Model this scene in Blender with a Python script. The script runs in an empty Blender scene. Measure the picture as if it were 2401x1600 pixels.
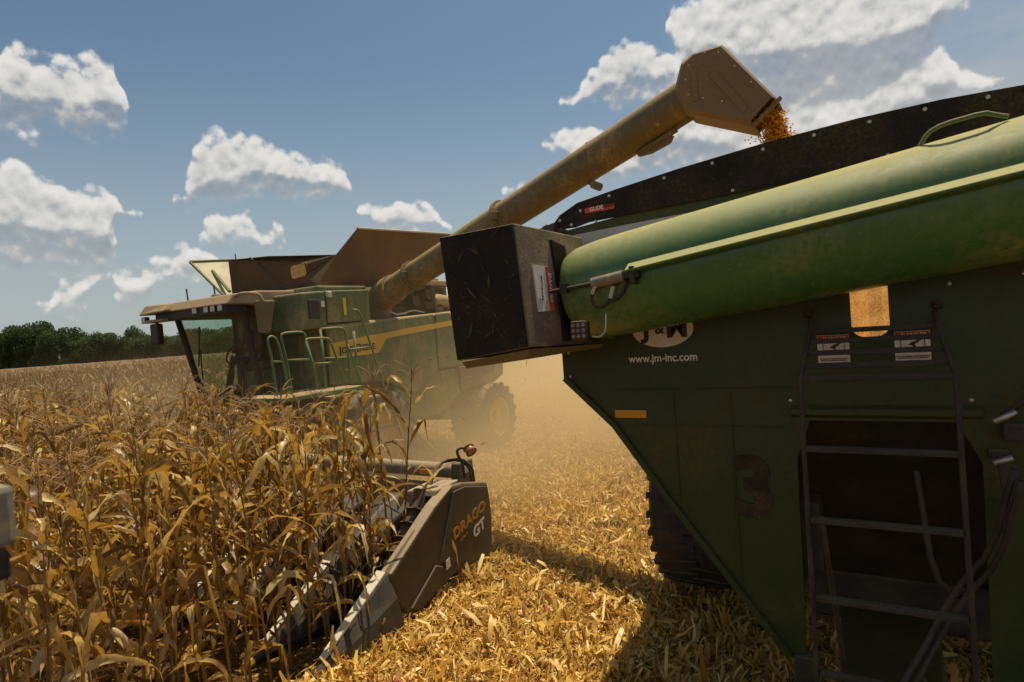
import bpy, bmesh, math, random
import numpy as np
from mathutils import Vector, Matrix
from mathutils.geometry import tessellate_polygon
R = math.radians
random.seed(7); rng = np.random.default_rng(7)
S = bpy.context.scene
COL = S.collection

# ------------------------------------------------------------------ camera
AZ, PITCH, ROLL, EYE = R(31), R(1.19), R(4.26), 2.87
f0 = Vector((-math.sin(AZ), math.cos(AZ), 0)); r0 = Vector((math.cos(AZ), math.sin(AZ), 0)); zz = Vector((0, 0, 1))
fw = math.cos(PITCH)*f0 - math.sin(PITCH)*zz; u0 = r0.cross(fw)
rt = math.cos(ROLL)*r0 - math.sin(ROLL)*u0; up = math.sin(ROLL)*r0 + math.cos(ROLL)*u0
cam = bpy.data.cameras.new('camera'); camo = bpy.data.objects.new('camera', cam); COL.objects.link(camo)
camo.matrix_world = Matrix(((rt.x, up.x, -fw.x, 0), (rt.y, up.y, -fw.y, 0), (rt.z, up.z, -fw.z, EYE), (0, 0, 0, 1)))
cam.sensor_width = 36; cam.lens = 1400/2401*36; cam.clip_start = 0.05; cam.clip_end = 3000
cam.dof.use_dof = True; cam.dof.focus_distance = 8; cam.dof.aperture_fstop = 5.0
S.camera = camo

# ------------------------------------------------------------------ node helper
class NT:
    def __init__(s, tree): s.t = tree; s.t.nodes.clear()
    def __call__(s, kind, *ins, out=0, **props):
        n = s.t.nodes.new('ShaderNode'+kind)
        for k, v in props.items(): setattr(n, k, v)
        for i, v in enumerate(ins):
            if v is None: continue
            s.put(n.inputs[i], v)
        return n.outputs[out] if len(n.outputs) else n
    def put(s, sock, v):
        if isinstance(v, bpy.types.NodeSocket): s.t.links.new(v, sock)
        elif isinstance(v, bpy.types.Node): s.t.links.new(v.outputs[0], sock)
        else:
            if sock.type == 'RGBA' and len(v) == 3: v = (*v, 1)
            sock.default_value = v
    def node(s, kind, **props):
        n = s.t.nodes.new('ShaderNode'+kind)
        ins = props.pop('ins', {})
        for k, v in props.items(): setattr(n, k, v)
        for k, v in ins.items(): s.put(n.inputs[k], v)
        return n
    def m(s, op, a, b=None, c=None, clamp=False): return s('Math', a, b, c, operation=op, use_clamp=clamp)
    def mixc(s, f, a, b, blend='MIX'):
        n = s.t.nodes.new('ShaderNodeMix'); n.data_type = 'RGBA'; n.blend_type = blend
        s.put(n.inputs[0], f); s.put(n.inputs[6], a); s.put(n.inputs[7], b); return n.outputs[2]
    def rng(s, v, a, b, c=0., d=1., smooth=False):
        return s('MapRange', v, a, b, c, d, interpolation_type='SMOOTHSTEP' if smooth else 'LINEAR')
    def noise(s, vec, scale, detail=4, rough=.55, dist=0., col=False):
        n = s.node('TexNoise', ins={'Scale': scale, 'Detail': detail, 'Roughness': rough, 'Distortion': dist})
        if vec is not None: s.put(n.inputs['Vector'], vec)
        return n.outputs[1 if col else 0]
    def ramp(s, f, stops):
        n = s.node('ValToRGB'); e = n.color_ramp.elements
        while len(e) < len(stops): e.new(.5)
        for i, (p, c) in enumerate(stops): e[i].position = p; e[i].color = (*c, 1)
        s.put(n.inputs[0], f); return n.outputs[0]

# ------------------------------------------------------------------ world: sky and clouds
SUN_EL, SUN_AZ = 73, 6          # degrees; azimuth measured from +Y towards +X
W = bpy.data.worlds.new('World'); S.world = W; W.use_nodes = True
# three layers of cumulus: (mid elevation, half height) every 0.75 degrees of azimuth; the pattern goes on, mirrored, round the whole sky
CLOUD_LAYERS = [[(17.7,-3.5),(17.7,-3.5),(17.7,-3.4),(17.7,-2.6),(17.7,-1.6),(17.7,0.6),(17.8,1.4),(18.1,1.9),(19.4,3.2),(19.5,3.1),(19.6,2.5),(19.8,2.5),(19.8,2.7),(19.7,2.7),(19.5,2.6),(19.7,2.8),(19.9,2.8),(19.9,2.7),(20.0,2.3),(20.2,-3.5),(20.2,-3.5),(12.5,-3.5),(12.6,0.5),(12.6,0.5),(14.0,2.0),(14.8,2.8),(15.1,3.0),(15.2,3.0),(15.3,3.0),(15.5,2.7),(15.5,2.7),(15.3,2.6),(15.2,2.7),(15.2,2.7),(15.1,2.6),(15.0,2.5),(14.8,2.3),(14.9,2.2),(14.9,2.1),(15.0,1.8),(14.8,1.5),(14.3,0.8),(14.3,-1.6),(14.3,-2.6),(14.3,-3.4),(14.3,-3.5),(14.3,-3.5),(14.3,-3.5),(14.3,-3.5),(14.3,-3.5),(14.3,-3.5),(14.3,-3.5),(14.3,-3.5),(14.3,-3.5),(14.3,-3.5),(19.9,-3.5),(19.9,-3.5),(19.9,-3.5),(19.9,-3.5),(19.9,-3.5),(19.9,-3.5),(19.9,-3.5),(19.9,-3.5),(19.9,-3.5),(19.9,-3.5),(19.9,-3.4),(19.9,-2.6),(19.9,-1.6),(19.9,0.5),(19.9,0.7),(19.9,0.8),(20.7,1.6),(20.9,1.8),(21.1,1.9),(21.5,2.4),(21.6,2.7),(21.7,2.9),(21.7,3.0),(21.7,3.0),(21.6,2.9),(21.5,2.7),(21.3,2.4),(20.9,1.9),(22.5,3.2),(22.8,3.3),(22.8,3.6),(22.8,3.8),(22.8,3.9),(22.8,4.0),(21.8,5.1),(21.5,5.4),(21.3,5.6),(21.2,5.7),(21.1,5.8),(20.9,5.8),(20.8,5.8),(20.7,5.7),(20.5,5.6),(20.3,5.4),(20.2,5.3),(20.2,5.3),(20.2,5.2),(20.2,5.1),(20.2,5.0),(20.2,4.9),(20.3,4.7),(20.3,4.4),(20.3,4.0),(21.2,2.6),(20.6,1.5),(21.1,1.1),(21.1,0.7),(21.1,-1.6),(21.1,-2.6),(21.1,-3.4),(21.1,-3.5),(21.1,-3.5),(21.1,-3.5),(21.1,-3.5),(21.1,-3.5),(21.1,-3.5)],
[(8.2,-3.5),(8.2,-3.5),(8.2,-3.5),(8.2,-3.4),(8.2,-2.6),(8.2,-1.6),(8.2,1.1),(10.2,3.4),(10.4,3.8),(10.4,3.8),(10.2,3.6),(10.0,3.4),(10.0,3.4),(9.9,3.4),(9.8,3.6),(9.9,3.4),(11.6,1.0),(11.3,0.4),(11.4,0.6),(11.3,0.2),(11.3,-1.6),(11.3,-2.6),(9.6,-2.6),(9.6,-1.6),(9.6,0.5),(10.2,1.3),(10.4,1.4),(10.5,1.4),(10.4,1.4),(10.1,1.3),(9.5,0.7),(9.5,0.5),(10.0,0.6),(9.9,0.4),(9.9,-1.6),(9.9,-2.6),(9.9,-3.4),(9.9,-3.5),(12.0,-3.5),(12.0,-3.4),(12.0,-2.6),(12.0,-1.6),(12.0,0.2),(12.1,0.5),(12.1,0.6),(11.5,1.3),(11.3,1.5),(11.3,1.5),(11.2,1.6),(11.2,1.5),(10.9,1.6),(10.8,1.5),(10.3,1.0),(9.9,0.4),(9.9,-1.6),(9.9,-2.6),(9.9,-3.4),(13.3,-3.4),(13.3,-2.6),(13.3,-1.6),(13.3,0.2),(13.4,0.5),(13.4,0.5),(13.3,0.2),(13.3,-1.6),(16.8,-1.6),(16.8,0.3),(16.9,0.8),(16.9,1.0),(15.6,2.4),(15.5,2.5),(15.3,2.6),(15.2,2.6),(14.9,2.4),(14.2,1.7),(14.2,1.7),(14.2,1.7),(14.4,1.8),(15.1,2.3),(15.4,2.7),(15.5,2.9),(15.7,3.0),(15.8,3.0),(15.9,3.0),(16.1,2.8),(15.9,2.9),(15.6,3.0),(15.3,3.1),(15.0,2.9),(14.6,2.8),(14.6,2.9),(14.6,3.1),(14.6,3.2),(14.6,3.3),(14.6,3.3),(14.6,3.4),(14.6,3.4),(14.6,3.4),(14.6,3.4),(14.6,3.3),(14.6,3.3),(14.6,3.2),(14.6,3.1),(15.1,3.4),(15.4,3.7),(15.6,3.7),(15.7,3.6),(15.8,3.3),(15.7,2.9),(15.9,2.6),(15.1,1.0),(15.1,1.2),(15.1,1.3),(15.1,1.2),(15.1,1.0),(15.1,0.6),(15.1,-1.6),(15.1,-2.6),(15.1,-3.4),(15.1,-3.5),(15.1,-3.5)],
[(3.5,-3.5),(3.5,-3.5),(3.5,-3.5),(3.5,-3.5),(3.5,-3.5),(3.5,-3.5),(3.5,-3.4),(3.5,-2.6),(3.5,-1.6),(3.5,0.2),(3.5,0.3),(4.7,1.5),(4.9,1.7),(5.1,1.8),(6.4,0.8),(6.6,0.8),(5.6,1.9),(5.6,1.9),(5.7,1.9),(5.8,1.8),(6.6,0.9),(6.5,0.9),(6.7,1.2),(7.2,1.5),(7.4,1.5),(7.4,1.5),(6.8,1.7),(5.5,0.6),(5.5,0.8),(5.5,0.9),(5.5,1.0),(5.5,1.0),(5.5,1.0),(5.5,1.0),(5.5,0.9),(5.5,0.8),(5.5,0.6),(5.4,0.3),(5.4,-1.6),(5.4,-2.6),(5.4,-3.4),(5.4,-3.5),(5.4,-3.5),(3.2,-3.5),(3.2,-3.5),(3.2,-3.4),(3.2,-2.6),(3.2,-1.6),(3.2,0.2),(3.3,0.6),(3.3,0.8),(3.3,0.9),(3.3,1.0),(3.3,1.1),(3.3,1.1),(3.3,1.1),(3.3,1.0),(3.3,1.0),(3.3,0.9),(3.3,0.8),(3.3,0.6),(3.3,-1.6),(3.3,-2.6),(3.3,-3.4),(3.3,-3.5),(3.3,-3.5),(3.3,-3.5),(3.3,-3.5),(3.3,-3.5),(3.3,-3.5),(3.3,-3.5),(3.3,-3.5),(3.3,-3.5),(3.3,-3.5),(3.3,-3.5),(3.3,-3.5),(3.3,-3.5),(3.3,-3.5),(3.3,-3.5),(3.3,-3.5),(3.3,-3.5),(3.3,-3.5),(3.3,-3.5),(3.3,-3.5),(3.3,-3.5),(3.3,-3.5),(3.3,-3.5),(3.3,-3.5),(3.3,-3.5),(3.3,-3.5),(3.3,-3.5),(3.3,-3.5),(3.3,-3.5),(3.3,-3.5),(3.3,-3.5),(3.3,-3.5),(3.3,-3.5),(3.3,-3.5),(3.3,-3.5),(3.3,-3.5),(3.3,-3.5),(3.3,-3.5),(3.3,-3.5),(3.3,-3.5),(3.3,-3.5),(3.3,-3.5),(3.3,-3.5),(3.3,-3.5),(3.3,-3.5),(3.3,-3.5),(3.3,-3.5),(3.3,-3.5),(3.3,-3.5),(3.3,-3.5),(3.3,-3.5),(3.3,-3.5),(3.3,-3.5),(3.3,-3.5),(3.3,-3.5),(3.3,-3.5),(3.3,-3.5)]]
def cloud_group():
    g = bpy.data.node_groups.new('cloud_field', 'ShaderNodeTree')
    g.interface.new_socket('Dir', in_out='INPUT', socket_type='NodeSocketVector')
    g.interface.new_socket('Lift', in_out='INPUT', socket_type='NodeSocketFloat')
    g.interface.new_socket('F', in_out='OUTPUT', socket_type='NodeSocketFloat')
    n = NT(g); gi = g.nodes.new('NodeGroupInput'); go = g.nodes.new('NodeGroupOutput')
    D, lift = gi.outputs[0], gi.outputs[1]
    dl = n('VectorMath', D, n('CombineXYZ', 0., 0., n.m('MULTIPLY', lift, .0175)), operation='ADD')
    wob = n('VectorMath', n.noise(dl, 10, 1, .5, col=True), (.5, .5, .5), operation='SUBTRACT')
    w3 = n.node('SeparateXYZ', ins={0: wob}).outputs
    xyz = n.node('SeparateXYZ', ins={0: D}).outputs
    az = n.m('MULTIPLY_ADD', n.m('ARCTAN2', xyz[0], xyz[1]), 57.2958, n.m('MULTIPLY_ADD', w3[0], 3.4, 76.))
    el = n.m('ADD', n.m('MULTIPLY_ADD', n.m('ARCSINE', xyz[2]), 57.2958, n.m('MULTIPLY', w3[1], 2.2)), lift)
    u = n.m('DIVIDE', n.m('PINGPONG', az, 90.), 90.)
    uc = n('CombineColor', u, u, 0.)
    best = None
    for rows in CLOUD_LAYERS:
        cu = n.node('RGBCurve', ins={1: uc}); mp = cu.mapping; mp.use_clip = False
        for ch, f in ((0, lambda r: r[0]/40), (1, lambda r: (r[1]+4)/10)):
            c = mp.curves[ch]; pts = c.points
            keep = [k for k in range(len(rows)) if k in (0, len(rows)-1) or abs(f(rows[k])-.5*(f(rows[k-1])+f(rows[k+1]))) > .002][:94]
            if keep[-1] != len(rows)-1: keep.append(len(rows)-1)
            pts[0].location = (0, f(rows[0])); pts[1].location = (1, f(rows[-1]))
            for k in keep[1:-1]: pts.new(k/(len(rows)-1), f(rows[k]))
            for p in pts: p.handle_type = 'VECTOR'
        mp.update()
        sc = n.node('SeparateColor', ins={0: cu.outputs[0]}).outputs
        half = n.m('MULTIPLY_ADD', sc[1], 10., -4.)
        d = n.m('SUBTRACT', half, n.m('ABSOLUTE', n.m('SUBTRACT', el, n.m('MULTIPLY', sc[0], 40.))))
        best = d if best is None else n.m('MAXIMUM', best, d)
    base = n.m('MAXIMUM', n.m('MULTIPLY_ADD', best, .55, .26), -1.6)
    n1 = n.noise(dl, 15, 7, .66)
    vo = n.node('TexVoronoi', feature='SMOOTH_F1', ins={'Scale': 36., 'Detail': 1.0, 'Roughness': .55, 'Smoothness': .3})
    n.put(vo.inputs['Vector'], dl)
    bil = n.m('MULTIPLY', n.m('SUBTRACT', .42, vo.outputs[0]), .7)
    fld = n.m('ADD', base, n.m('MULTIPLY_ADD', n.m('SUBTRACT', n1, .5), 1.75, bil))
    n.t.links.new(fld, go.inputs[0])
    return g
CG = cloud_group()
n = NT(W.node_tree)
D = n.node('TexCoord').outputs['Generated']
sky = n.node('TexSky', sky_type='NISHITA', sun_disc=False, sun_elevation=R(SUN_EL), sun_rotation=R(SUN_AZ), air_density=1.0, dust_density=1.2, ozone_density=1.0)
def field(lift):
    q = n.t.nodes.new('ShaderNodeGroup'); q.node_tree = CG
    n.put(q.inputs[0], D); q.inputs[1].default_value = lift; return q.outputs[0]
F1, F2 = field(0.), field(.62)
lit = n.m('SUBTRACT', F1, F2)
dens = n.rng(F1, -.08, n.rng(lit, -.05, .22, .78, .34), smooth=True)
# thin bright veils of high cloud
veil = None
for a_, e_ in ((0, 17), (95, 24), (170, 20), (-110, 26)):
    c_ = (math.sin(R(a_))*math.cos(R(e_)), math.cos(R(a_))*math.cos(R(e_)), math.sin(R(e_)))
    v_ = n.rng(n('VectorMath', D, c_, operation='DOT_PRODUCT', out=1), .955, .998, smooth=True)
    veil = v_ if veil is None else n.m('MAXIMUM', veil, v_)
veil = n.m('MULTIPLY', veil, n.rng(n.noise(n('VectorMath', D, (1, 1, 2.2), operation='MULTIPLY'), 4.5, 5, .6), .36, .62, .2, .85, smooth=True))
lit = n.m('SUBTRACT', F1, F2)
thick = n.rng(F1, .15, 1.1)
elv = n.node('SeparateXYZ', ins={0: D}).outputs[2]
br = n.m('ADD', n.m('MULTIPLY', lit, .72), n.m('SUBTRACT', .70, n.m('MULTIPLY', thick, .20)), clamp=True)
ccol = n.ramp(br, [(0., (.30, .32, .35)), (.35, (.46, .475, .49)), (.7, (.78, .775, .75)), (1., (1.0, .97, .92))])
bg1 = n('Background', n.mixc(1., sky.outputs[0], (.86, 1.0, .96), 'MULTIPLY'), .082)
bg2 = n('Background', ccol, .80)
hz = n('Background', (.62, .66, .67), .74)      # whitish air low over the horizon, all round
bg1 = n('MixShader', n.m('MULTIPLY', n.rng(elv, .46, .0, 0., 1., smooth=True), .68), bg1, hz)
bg1 = n('MixShader', n.m('MULTIPLY', veil, .85), bg1, n('Background', (.62, .64, .66), .72))
mx = n('MixShader', n.m('MULTIPLY', dens, n.rng(lit, -.28, .02, .48, .95)), bg1, bg2)
n('OutputWorld', mx)
W.node_tree.nodes[-1].is_active_output = True
W.cycles.sampling_method = 'NONE'

# ------------------------------------------------------------------ sun and exposure
sl = bpy.data.lights.new('sun', 'SUN'); sl.energy = 5.0; sl.angle = R(.53); sl.color = (1, .87, .66)
so = bpy.data.objects.new('sun', sl); COL.objects.link(so)
sd = Vector((math.sin(R(SUN_AZ))*math.cos(R(SUN_EL)), math.cos(R(SUN_AZ))*math.cos(R(SUN_EL)), math.sin(R(SUN_EL))))
so.rotation_euler = sd.to_track_quat('Z', 'Y').to_euler(); so.location = (0, 20, 40)
vs = S.view_settings; vs.view_transform = 'Standard'; vs.look = 'None'; vs.exposure = 0.0; vs.gamma = 1
S.cycles.use_denoising = True
S.cycles.max_bounces = 6; S.cycles.diffuse_bounces = 3; S.cycles.glossy_bounces = 2; S.cycles.transparent_max_bounces = 12; S.cycles.volume_bounces = 2
S.cycles.volume_step_rate = 1.0; S.cycles.volume_max_steps = 128

# ------------------------------------------------------------------ materials
def new_mat(name):
    m = bpy.data.materials.new(name); m.use_nodes = True; return m, NT(m.node_tree)
def finish(n, sh, disp=None):
    o = n.node('OutputMaterial'); n.put(o.inputs[0], sh)
DUST = (.40, .28, .155)
def paint(name, col, rough=.5, metal=0., dust=.35, topdust_light=.5, scale=3., chaff=.3, spec=.5, bump=.15, dustcol=DUST, alpha=None, streak=0.):
    """painted / rubber / steel surface with settled dust, chaff specks and a little relief"""
    m, n = new_mat(name)
    P = n.node('TexCoord').outputs['Object']
    a = n.noise(P, scale, 6, .62)
    fine = n.noise(P, scale*22, 3, .6)
    dm = n.m('MULTIPLY', n.rng(a, .40, .68, smooth=True), n.rng(fine, .30, .66))
    d = n.m('MULTIPLY', n.m('ADD', dm, .15), dust)
    if streak:
        sv = n('VectorMath', P, (9, 9, .9), operation='MULTIPLY')
        d = n.m('ADD', d, n.m('MULTIPLY', n.rng(n.noise(sv, 2.2, 4, .6), .5, .72, smooth=True), streak))
    nz = n.node('SeparateXYZ', ins={0: n.node('NewGeometry').outputs['Normal']}).outputs[2]
    d = n.m('ADD', d, n.m('MULTIPLY', n.rng(nz, .25, .95), topdust_light))  # tone on upward faces: dust, and the painted sunlit tops of both augers
    if chaff:
        w = n('VectorMath', n.noise(P, scale*3, 2, .5, col=True), (.6, .6, .6), P, operation='MULTIPLY_ADD')
        cv = n('VectorMath', w, (14, 14, 5), operation='MULTIPLY')
        ch = n.rng(n.noise(cv, 2.6, 3, .7), .60, .70, smooth=True)
        d = n.m('ADD', d, n.m('MULTIPLY', ch, chaff))
    d = n.m('MINIMUM', d, .93)
    var = n.mixc(n.noise(P, scale*.7, 3), tuple(c*.8 for c in col), tuple(min(1, c*1.15) for c in col))
    c = n.mixc(d, var, n.mixc(fine, tuple(x*.78 for x in dustcol), tuple(x*1.15 for x in dustcol)))
    bs = n.node('BsdfPrincipled', ins={'Base Color': c, 'Roughness': n.m('ADD', rough, n.m('MULTIPLY', d, .9-rough)), 'Metallic': n.m('MULTIPLY', n.m('SUBTRACT', 1., d), metal), 'Specular IOR Level': n.m('MULTIPLY', n.m('SUBTRACT', 1., n.m('MULTIPLY', d, .8)), spec)})
    if bump:
        b = n.node('Bump', ins={'Strength': bump, 'Distance': .01, 'Height': n.m('ADD', fine, d)}); n.put(bs.inputs['Normal'], b.outputs[0])
    finish(n, bs.outputs[0]); return m
def flat(name, col, rough=.6, worn=.25):
    m, n = new_mat(name)
    P = n.node('TexCoord').outputs['Object']
    f = n.m('MULTIPLY', n.rng(n.noise(P, 30, 4, .65), .42, .68), worn)
    bs = n.node('BsdfPrincipled', ins={'Base Color': n.mixc(f, col, DUST), 'Roughness': rough, 'Specular IOR Level': .3})
    finish(n, bs.outputs[0]); return m
def leafy(name, stops, trans=.42, tcol=(.75, .33, .06), rough=.62, streaks=True):
    m, n = new_mat(name)
    P = n.node('TexCoord').outputs['Object']
    isl = n.node('NewGeometry').outputs['Random Per Island']
    orn = n.node('ObjectInfo').outputs['Random']
    r = n.m('FRACT', n.m('ADD', n.m('MULTIPLY', isl, 7.31), orn))
    r = n.m('ADD', n.m('MULTIPLY', r, .58), n.m('MULTIPLY', n.noise(P, 7, 5, .7), .46))
    c = n.ramp(r, stops)
    if streaks:
        sv = n('VectorMath', P, (60, 60, 8), operation='MULTIPLY')
        stv = n.noise(sv, 1.4, 3)
        c = n.mixc(n.m('MULTIPLY', n.rng(stv, .45, .7), .45), c, (.12, .06, .022))
    bs = n.node('BsdfPrincipled', ins={'Base Color': c, 'Roughness': rough, 'Specular IOR Level': .38})
    if streaks: n.put(bs.inputs['Normal'], n.node('Bump', ins={'Strength': .5, 'Distance': .004, 'Height': stv}).outputs[0])
    tr = n('BsdfTranslucent', n.mixc(.62, c, tcol))
    finish(n, n('MixShader', trans, bs.outputs[0], tr)); return m
M = {}
M['leaf'] = leafy('dry_corn_leaf', [(.14, (.040, .018, .004)), (.32, (.14, .068, .013)), (.47, (.36, .21, .045)), (.60, (.54, .37, .105)), (.76, (.68, .53, .21)), (.92, (.85, .75, .46))], .32, (.88, .46, .06), .36)
M['stalk'] = leafy('dry_corn_stalk', [(.0, (.15, .075, .022)), (.5, (.30, .17, .05)), (1., (.46, .31, .12))], .06)
M['tassel'] = leafy('dry_tassel', [(.0, (.24, .13, .05)), (.5, (.40, .25, .11)), (1., (.55, .38, .2))], .25, streaks=False)
M['husk'] = leafy('ear_husk', [(.0, (.45, .30, .12)), (.5, (.58, .43, .2)), (1., (.72, .58, .33))], .15)
M['straw'] = leafy('chopped_straw', [(.10, (.07, .026, .006)), (.24, (.30, .13, .02)), (.42, (.58, .33, .055)), (.62, (.76, .50, .115)), (.82, (.86, .67, .26)), (.97, (.92, .84, .58))], .22, (.85, .5, .1), .42, streaks=False)
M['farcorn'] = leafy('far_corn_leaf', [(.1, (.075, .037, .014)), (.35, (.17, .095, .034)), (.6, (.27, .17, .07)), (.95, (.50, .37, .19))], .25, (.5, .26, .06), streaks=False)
M['cob'] = flat('red_cob', (.38, .09, .04), .8, .2)
M['jd_green'] = paint('combine_green', (.018, .085, .018), .42, dust=.85, topdust_light=.5, chaff=.35, streak=.2)
M['jd_side'] = paint('dusty_combine_side', (.035, .105, .022), .5, dust=.9, topdust_light=.5, scale=1.4, chaff=.30, streak=.35)
M['cart_green'] = paint('cart_green', (.006, .036, .003), .34, dust=.60, topdust_light=.5, scale=1.5, chaff=.20, streak=.12, dustcol=(.135, .09, .028))
M['tube_green'] = paint('auger_tube_green', (.030, .135, .034), .20, dust=.40, topdust_light=.72, scale=1.5, chaff=.16, dustcol=(.46, .40, .17), streak=.06, bump=.03)  # pale top: dust film plus the sun highlight painted into the colour
M['rail_green'] = paint('rail_green', (.05, .17, .04), .4, dust=.4, topdust_light=.9, chaff=.2)
M['yellow'] = paint('wheel_yellow', (.60, .36, .03), .5, dust=.7, topdust_light=.4, chaff=.2)
M['stripe'] = paint('stripe_yellow', (.62, .37, .015), .5, dust=.35, topdust_light=0, chaff=.25)
M['tan'] = paint('dust_caked_roof', (.34, .25, .14), .8, dust=.6, topdust_light=.7, chaff=.1)
M['auger_tan'] = paint('dusty_auger_lit_top', (.10, .08, .03), .6, dust=.95, topdust_light=.9, scale=1.1, chaff=.4, dustcol=(.40, .27, .125), streak=.35)  # tan dust; the pale top also paints in the sunlit upper edge
M['spout_tan'] = paint('rubber_spout', (.17, .125, .065), .75, dust=.7, topdust_light=.9, scale=1.4, chaff=.15, dustcol=(.29, .205, .105), streak=.15)
M['canvas'] = paint('tank_canvas', (.055, .035, .018), .85, dust=.45, topdust_light=.3, scale=1.0, chaff=.25, dustcol=(.20, .11, .04))
M['brown_panel'] = paint('brown_tank_panel', (.13, .065, .022), .8, dust=.7, topdust_light=.3, scale=1.3, chaff=.7, dustcol=(.24, .135, .05))
M['cream'] = paint('cream_panel', (.55, .50, .33), .6, dust=.4, topdust_light=.2, chaff=.1)
M['black'] = paint('black_rubber', (.016, .014, .012), .6, dust=.18, topdust_light=.6, chaff=.12, dustcol=(.30, .20, .10))
M['black_arch'] = paint('black_tarp_end', (.007, .006, .005), .6, dust=.45, topdust_light=.3, scale=2.5, chaff=.50, dustcol=(.13, .082, .036), spec=.2)
M['ladder'] = paint('grimy_black_steel', (.013, .011, .010), .5, dust=.5, topdust_light=.6, scale=6, chaff=.2, dustcol=(.17, .12, .07))
M['tyre'] = paint('tyre_rubber', (.022, .020, .018), .8, dust=.55, topdust_light=.5, scale=2.5, chaff=.1, dustcol=(.28, .2, .115))
M['cart_tyre'] = paint('cart_tyre_rubber', (.014, .012, .011), .75, dust=.25, topdust_light=.4, scale=4, chaff=.08, dustcol=(.22, .165, .11))
M['grey_poly'] = paint('grey_snout_poly', (.036, .032, .027), .42, dust=.45, topdust_light=.12, scale=3, chaff=.10, dustcol=(.17, .125, .07))
M['shield'] = paint('grey_end_shield', (.055, .046, .037), .45, dust=.6, topdust_light=.6, scale=2, chaff=.12, dustcol=(.21, .145, .08))
M['steel'] = paint('bright_wear_strip', (.74, .68, .53), .45, metal=0., dust=.25, topdust_light=.1, chaff=.05, dustcol=(.5, .4, .27))
M['beam'] = paint('header_beam_grey', (.09, .085, .085), .5, dust=.6, topdust_light=.8, chaff=.2, dustcol=(.40, .31, .20))
M['zinc'] = paint('zinc_bolt', (.55, .53, .48), .35, metal=.7, dust=.2, topdust_light=.1, chaff=0)
M['greystrip'] = paint('grey_seal_strip', (.42, .42, .46), .6, dust=.5, topdust_light=.2, scale=5, chaff=.15)
M['box_side'] = paint('dusty_boot_side', (.15, .115, .075), .8, dust=.9, topdust_light=.5, scale=2.6, chaff=.25, dustcol=(.44, .34, .22))
M['amber'] = flat('amber_lens', (.55, .17, .03), .25, .15)
M['orange'] = flat('orange_reflector', (.70, .30, .02), .5, .15)
M['white_dec'] = flat('white_decal', (.72, .68, .60), .6, .25)
M['white_let'] = flat('white_lettering', (.74, .72, .66), .6, .2)
M['dark_let'] = flat('brown_lettering', (.045, .03, .012), .6, .1)
M['yellow_let'] = flat('yellow_lettering', (.78, .50, .02), .5, .15)
M['orange_let'] = flat('orange_lettering', (.52, .23, .025), .6, .5)
M['red_let'] = flat('red_band', (.50, .045, .02), .5, .2)
M['mud'] = paint('mud_number', (.014, .009, .004), .9, dust=1.0, topdust_light=0, scale=6, chaff=.5, dustcol=(.13, .088, .03))
M['lens'] = flat('pale_lamp_lens', (.62, .58, .50), .25, .3)
M['grime'] = flat('grey_speckled', (.20, .18, .14), .9, .9)
M['kernel'] = leafy('corn_kernel', [(0., (.70, .30, .01)), (.5, (.86, .46, .03)), (1., (.95, .66, .14))], .42, (.98, .58, .05), .35, False)
M['jeans'] = flat('dark_jeans', (.03, .05, .09), .9, .1); M['plaid'] = flat('red_shirt', (.25, .07, .05), .9, .1); M['skin'] = flat('skin', (.45, .26, .17), .6, 0)
def glass_mat(name, tint, dirt):
    m, n = new_mat(name)
    P = n.node('TexCoord').outputs['Object']
    w = n('VectorMath', n.noise(P, 4, 2, .5, col=True), (.5, .5, .5), P, operation='MULTIPLY_ADD')
    f = n.m('MULTIPLY', n.m('ADD', n.rng(n.noise(P, 1.6, 4), .35, .75), n.rng(n.noise(n('VectorMath', w, (12, 12, 4), operation='MULTIPLY'), 2.5, 3, .7), .56, .7)), dirt)
    f = n.m('ADD', f, .05, clamp=True)
    tr = n('BsdfTransparent', tint); gl = n('BsdfGlossy', (.9, .95, .9), .04)
    fr = n.node('Fresnel', ins={0: 1.45}).outputs[0]
    g = n('MixShader', n.m('MULTIPLY', fr, .8), tr, gl)
    finish(n, n('MixShader', f, g, n('BsdfDiffuse', (.24, .18, .10)))); return m
M['glass'] = glass_mat('dusty_cab_glass', (.74, .90, .82), .20)
def window_mat():
    m, n = new_mat('frosted_window')
    P = n.node('TexCoord').outputs['Object']
    vo = n.node('TexVoronoi', ins={'Scale': 130.}); n.put(vo.inputs['Vector'], P)
    c = n.ramp(n.m('ADD', n.m('MULTIPLY', vo.outputs[0], .6), n.m('MULTIPLY', n.noise(P, 14, 4), .5)), [(.25, (.80, .66, .42)), (.55, (.58, .43, .22)), (.8, (.34, .22, .09))])
    finish(n, n('MixShader', .34, n('BsdfTranslucent', c), n('BsdfTransparent', (.95, .85, .65)))); return m
M['window'] = window_mat()
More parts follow.
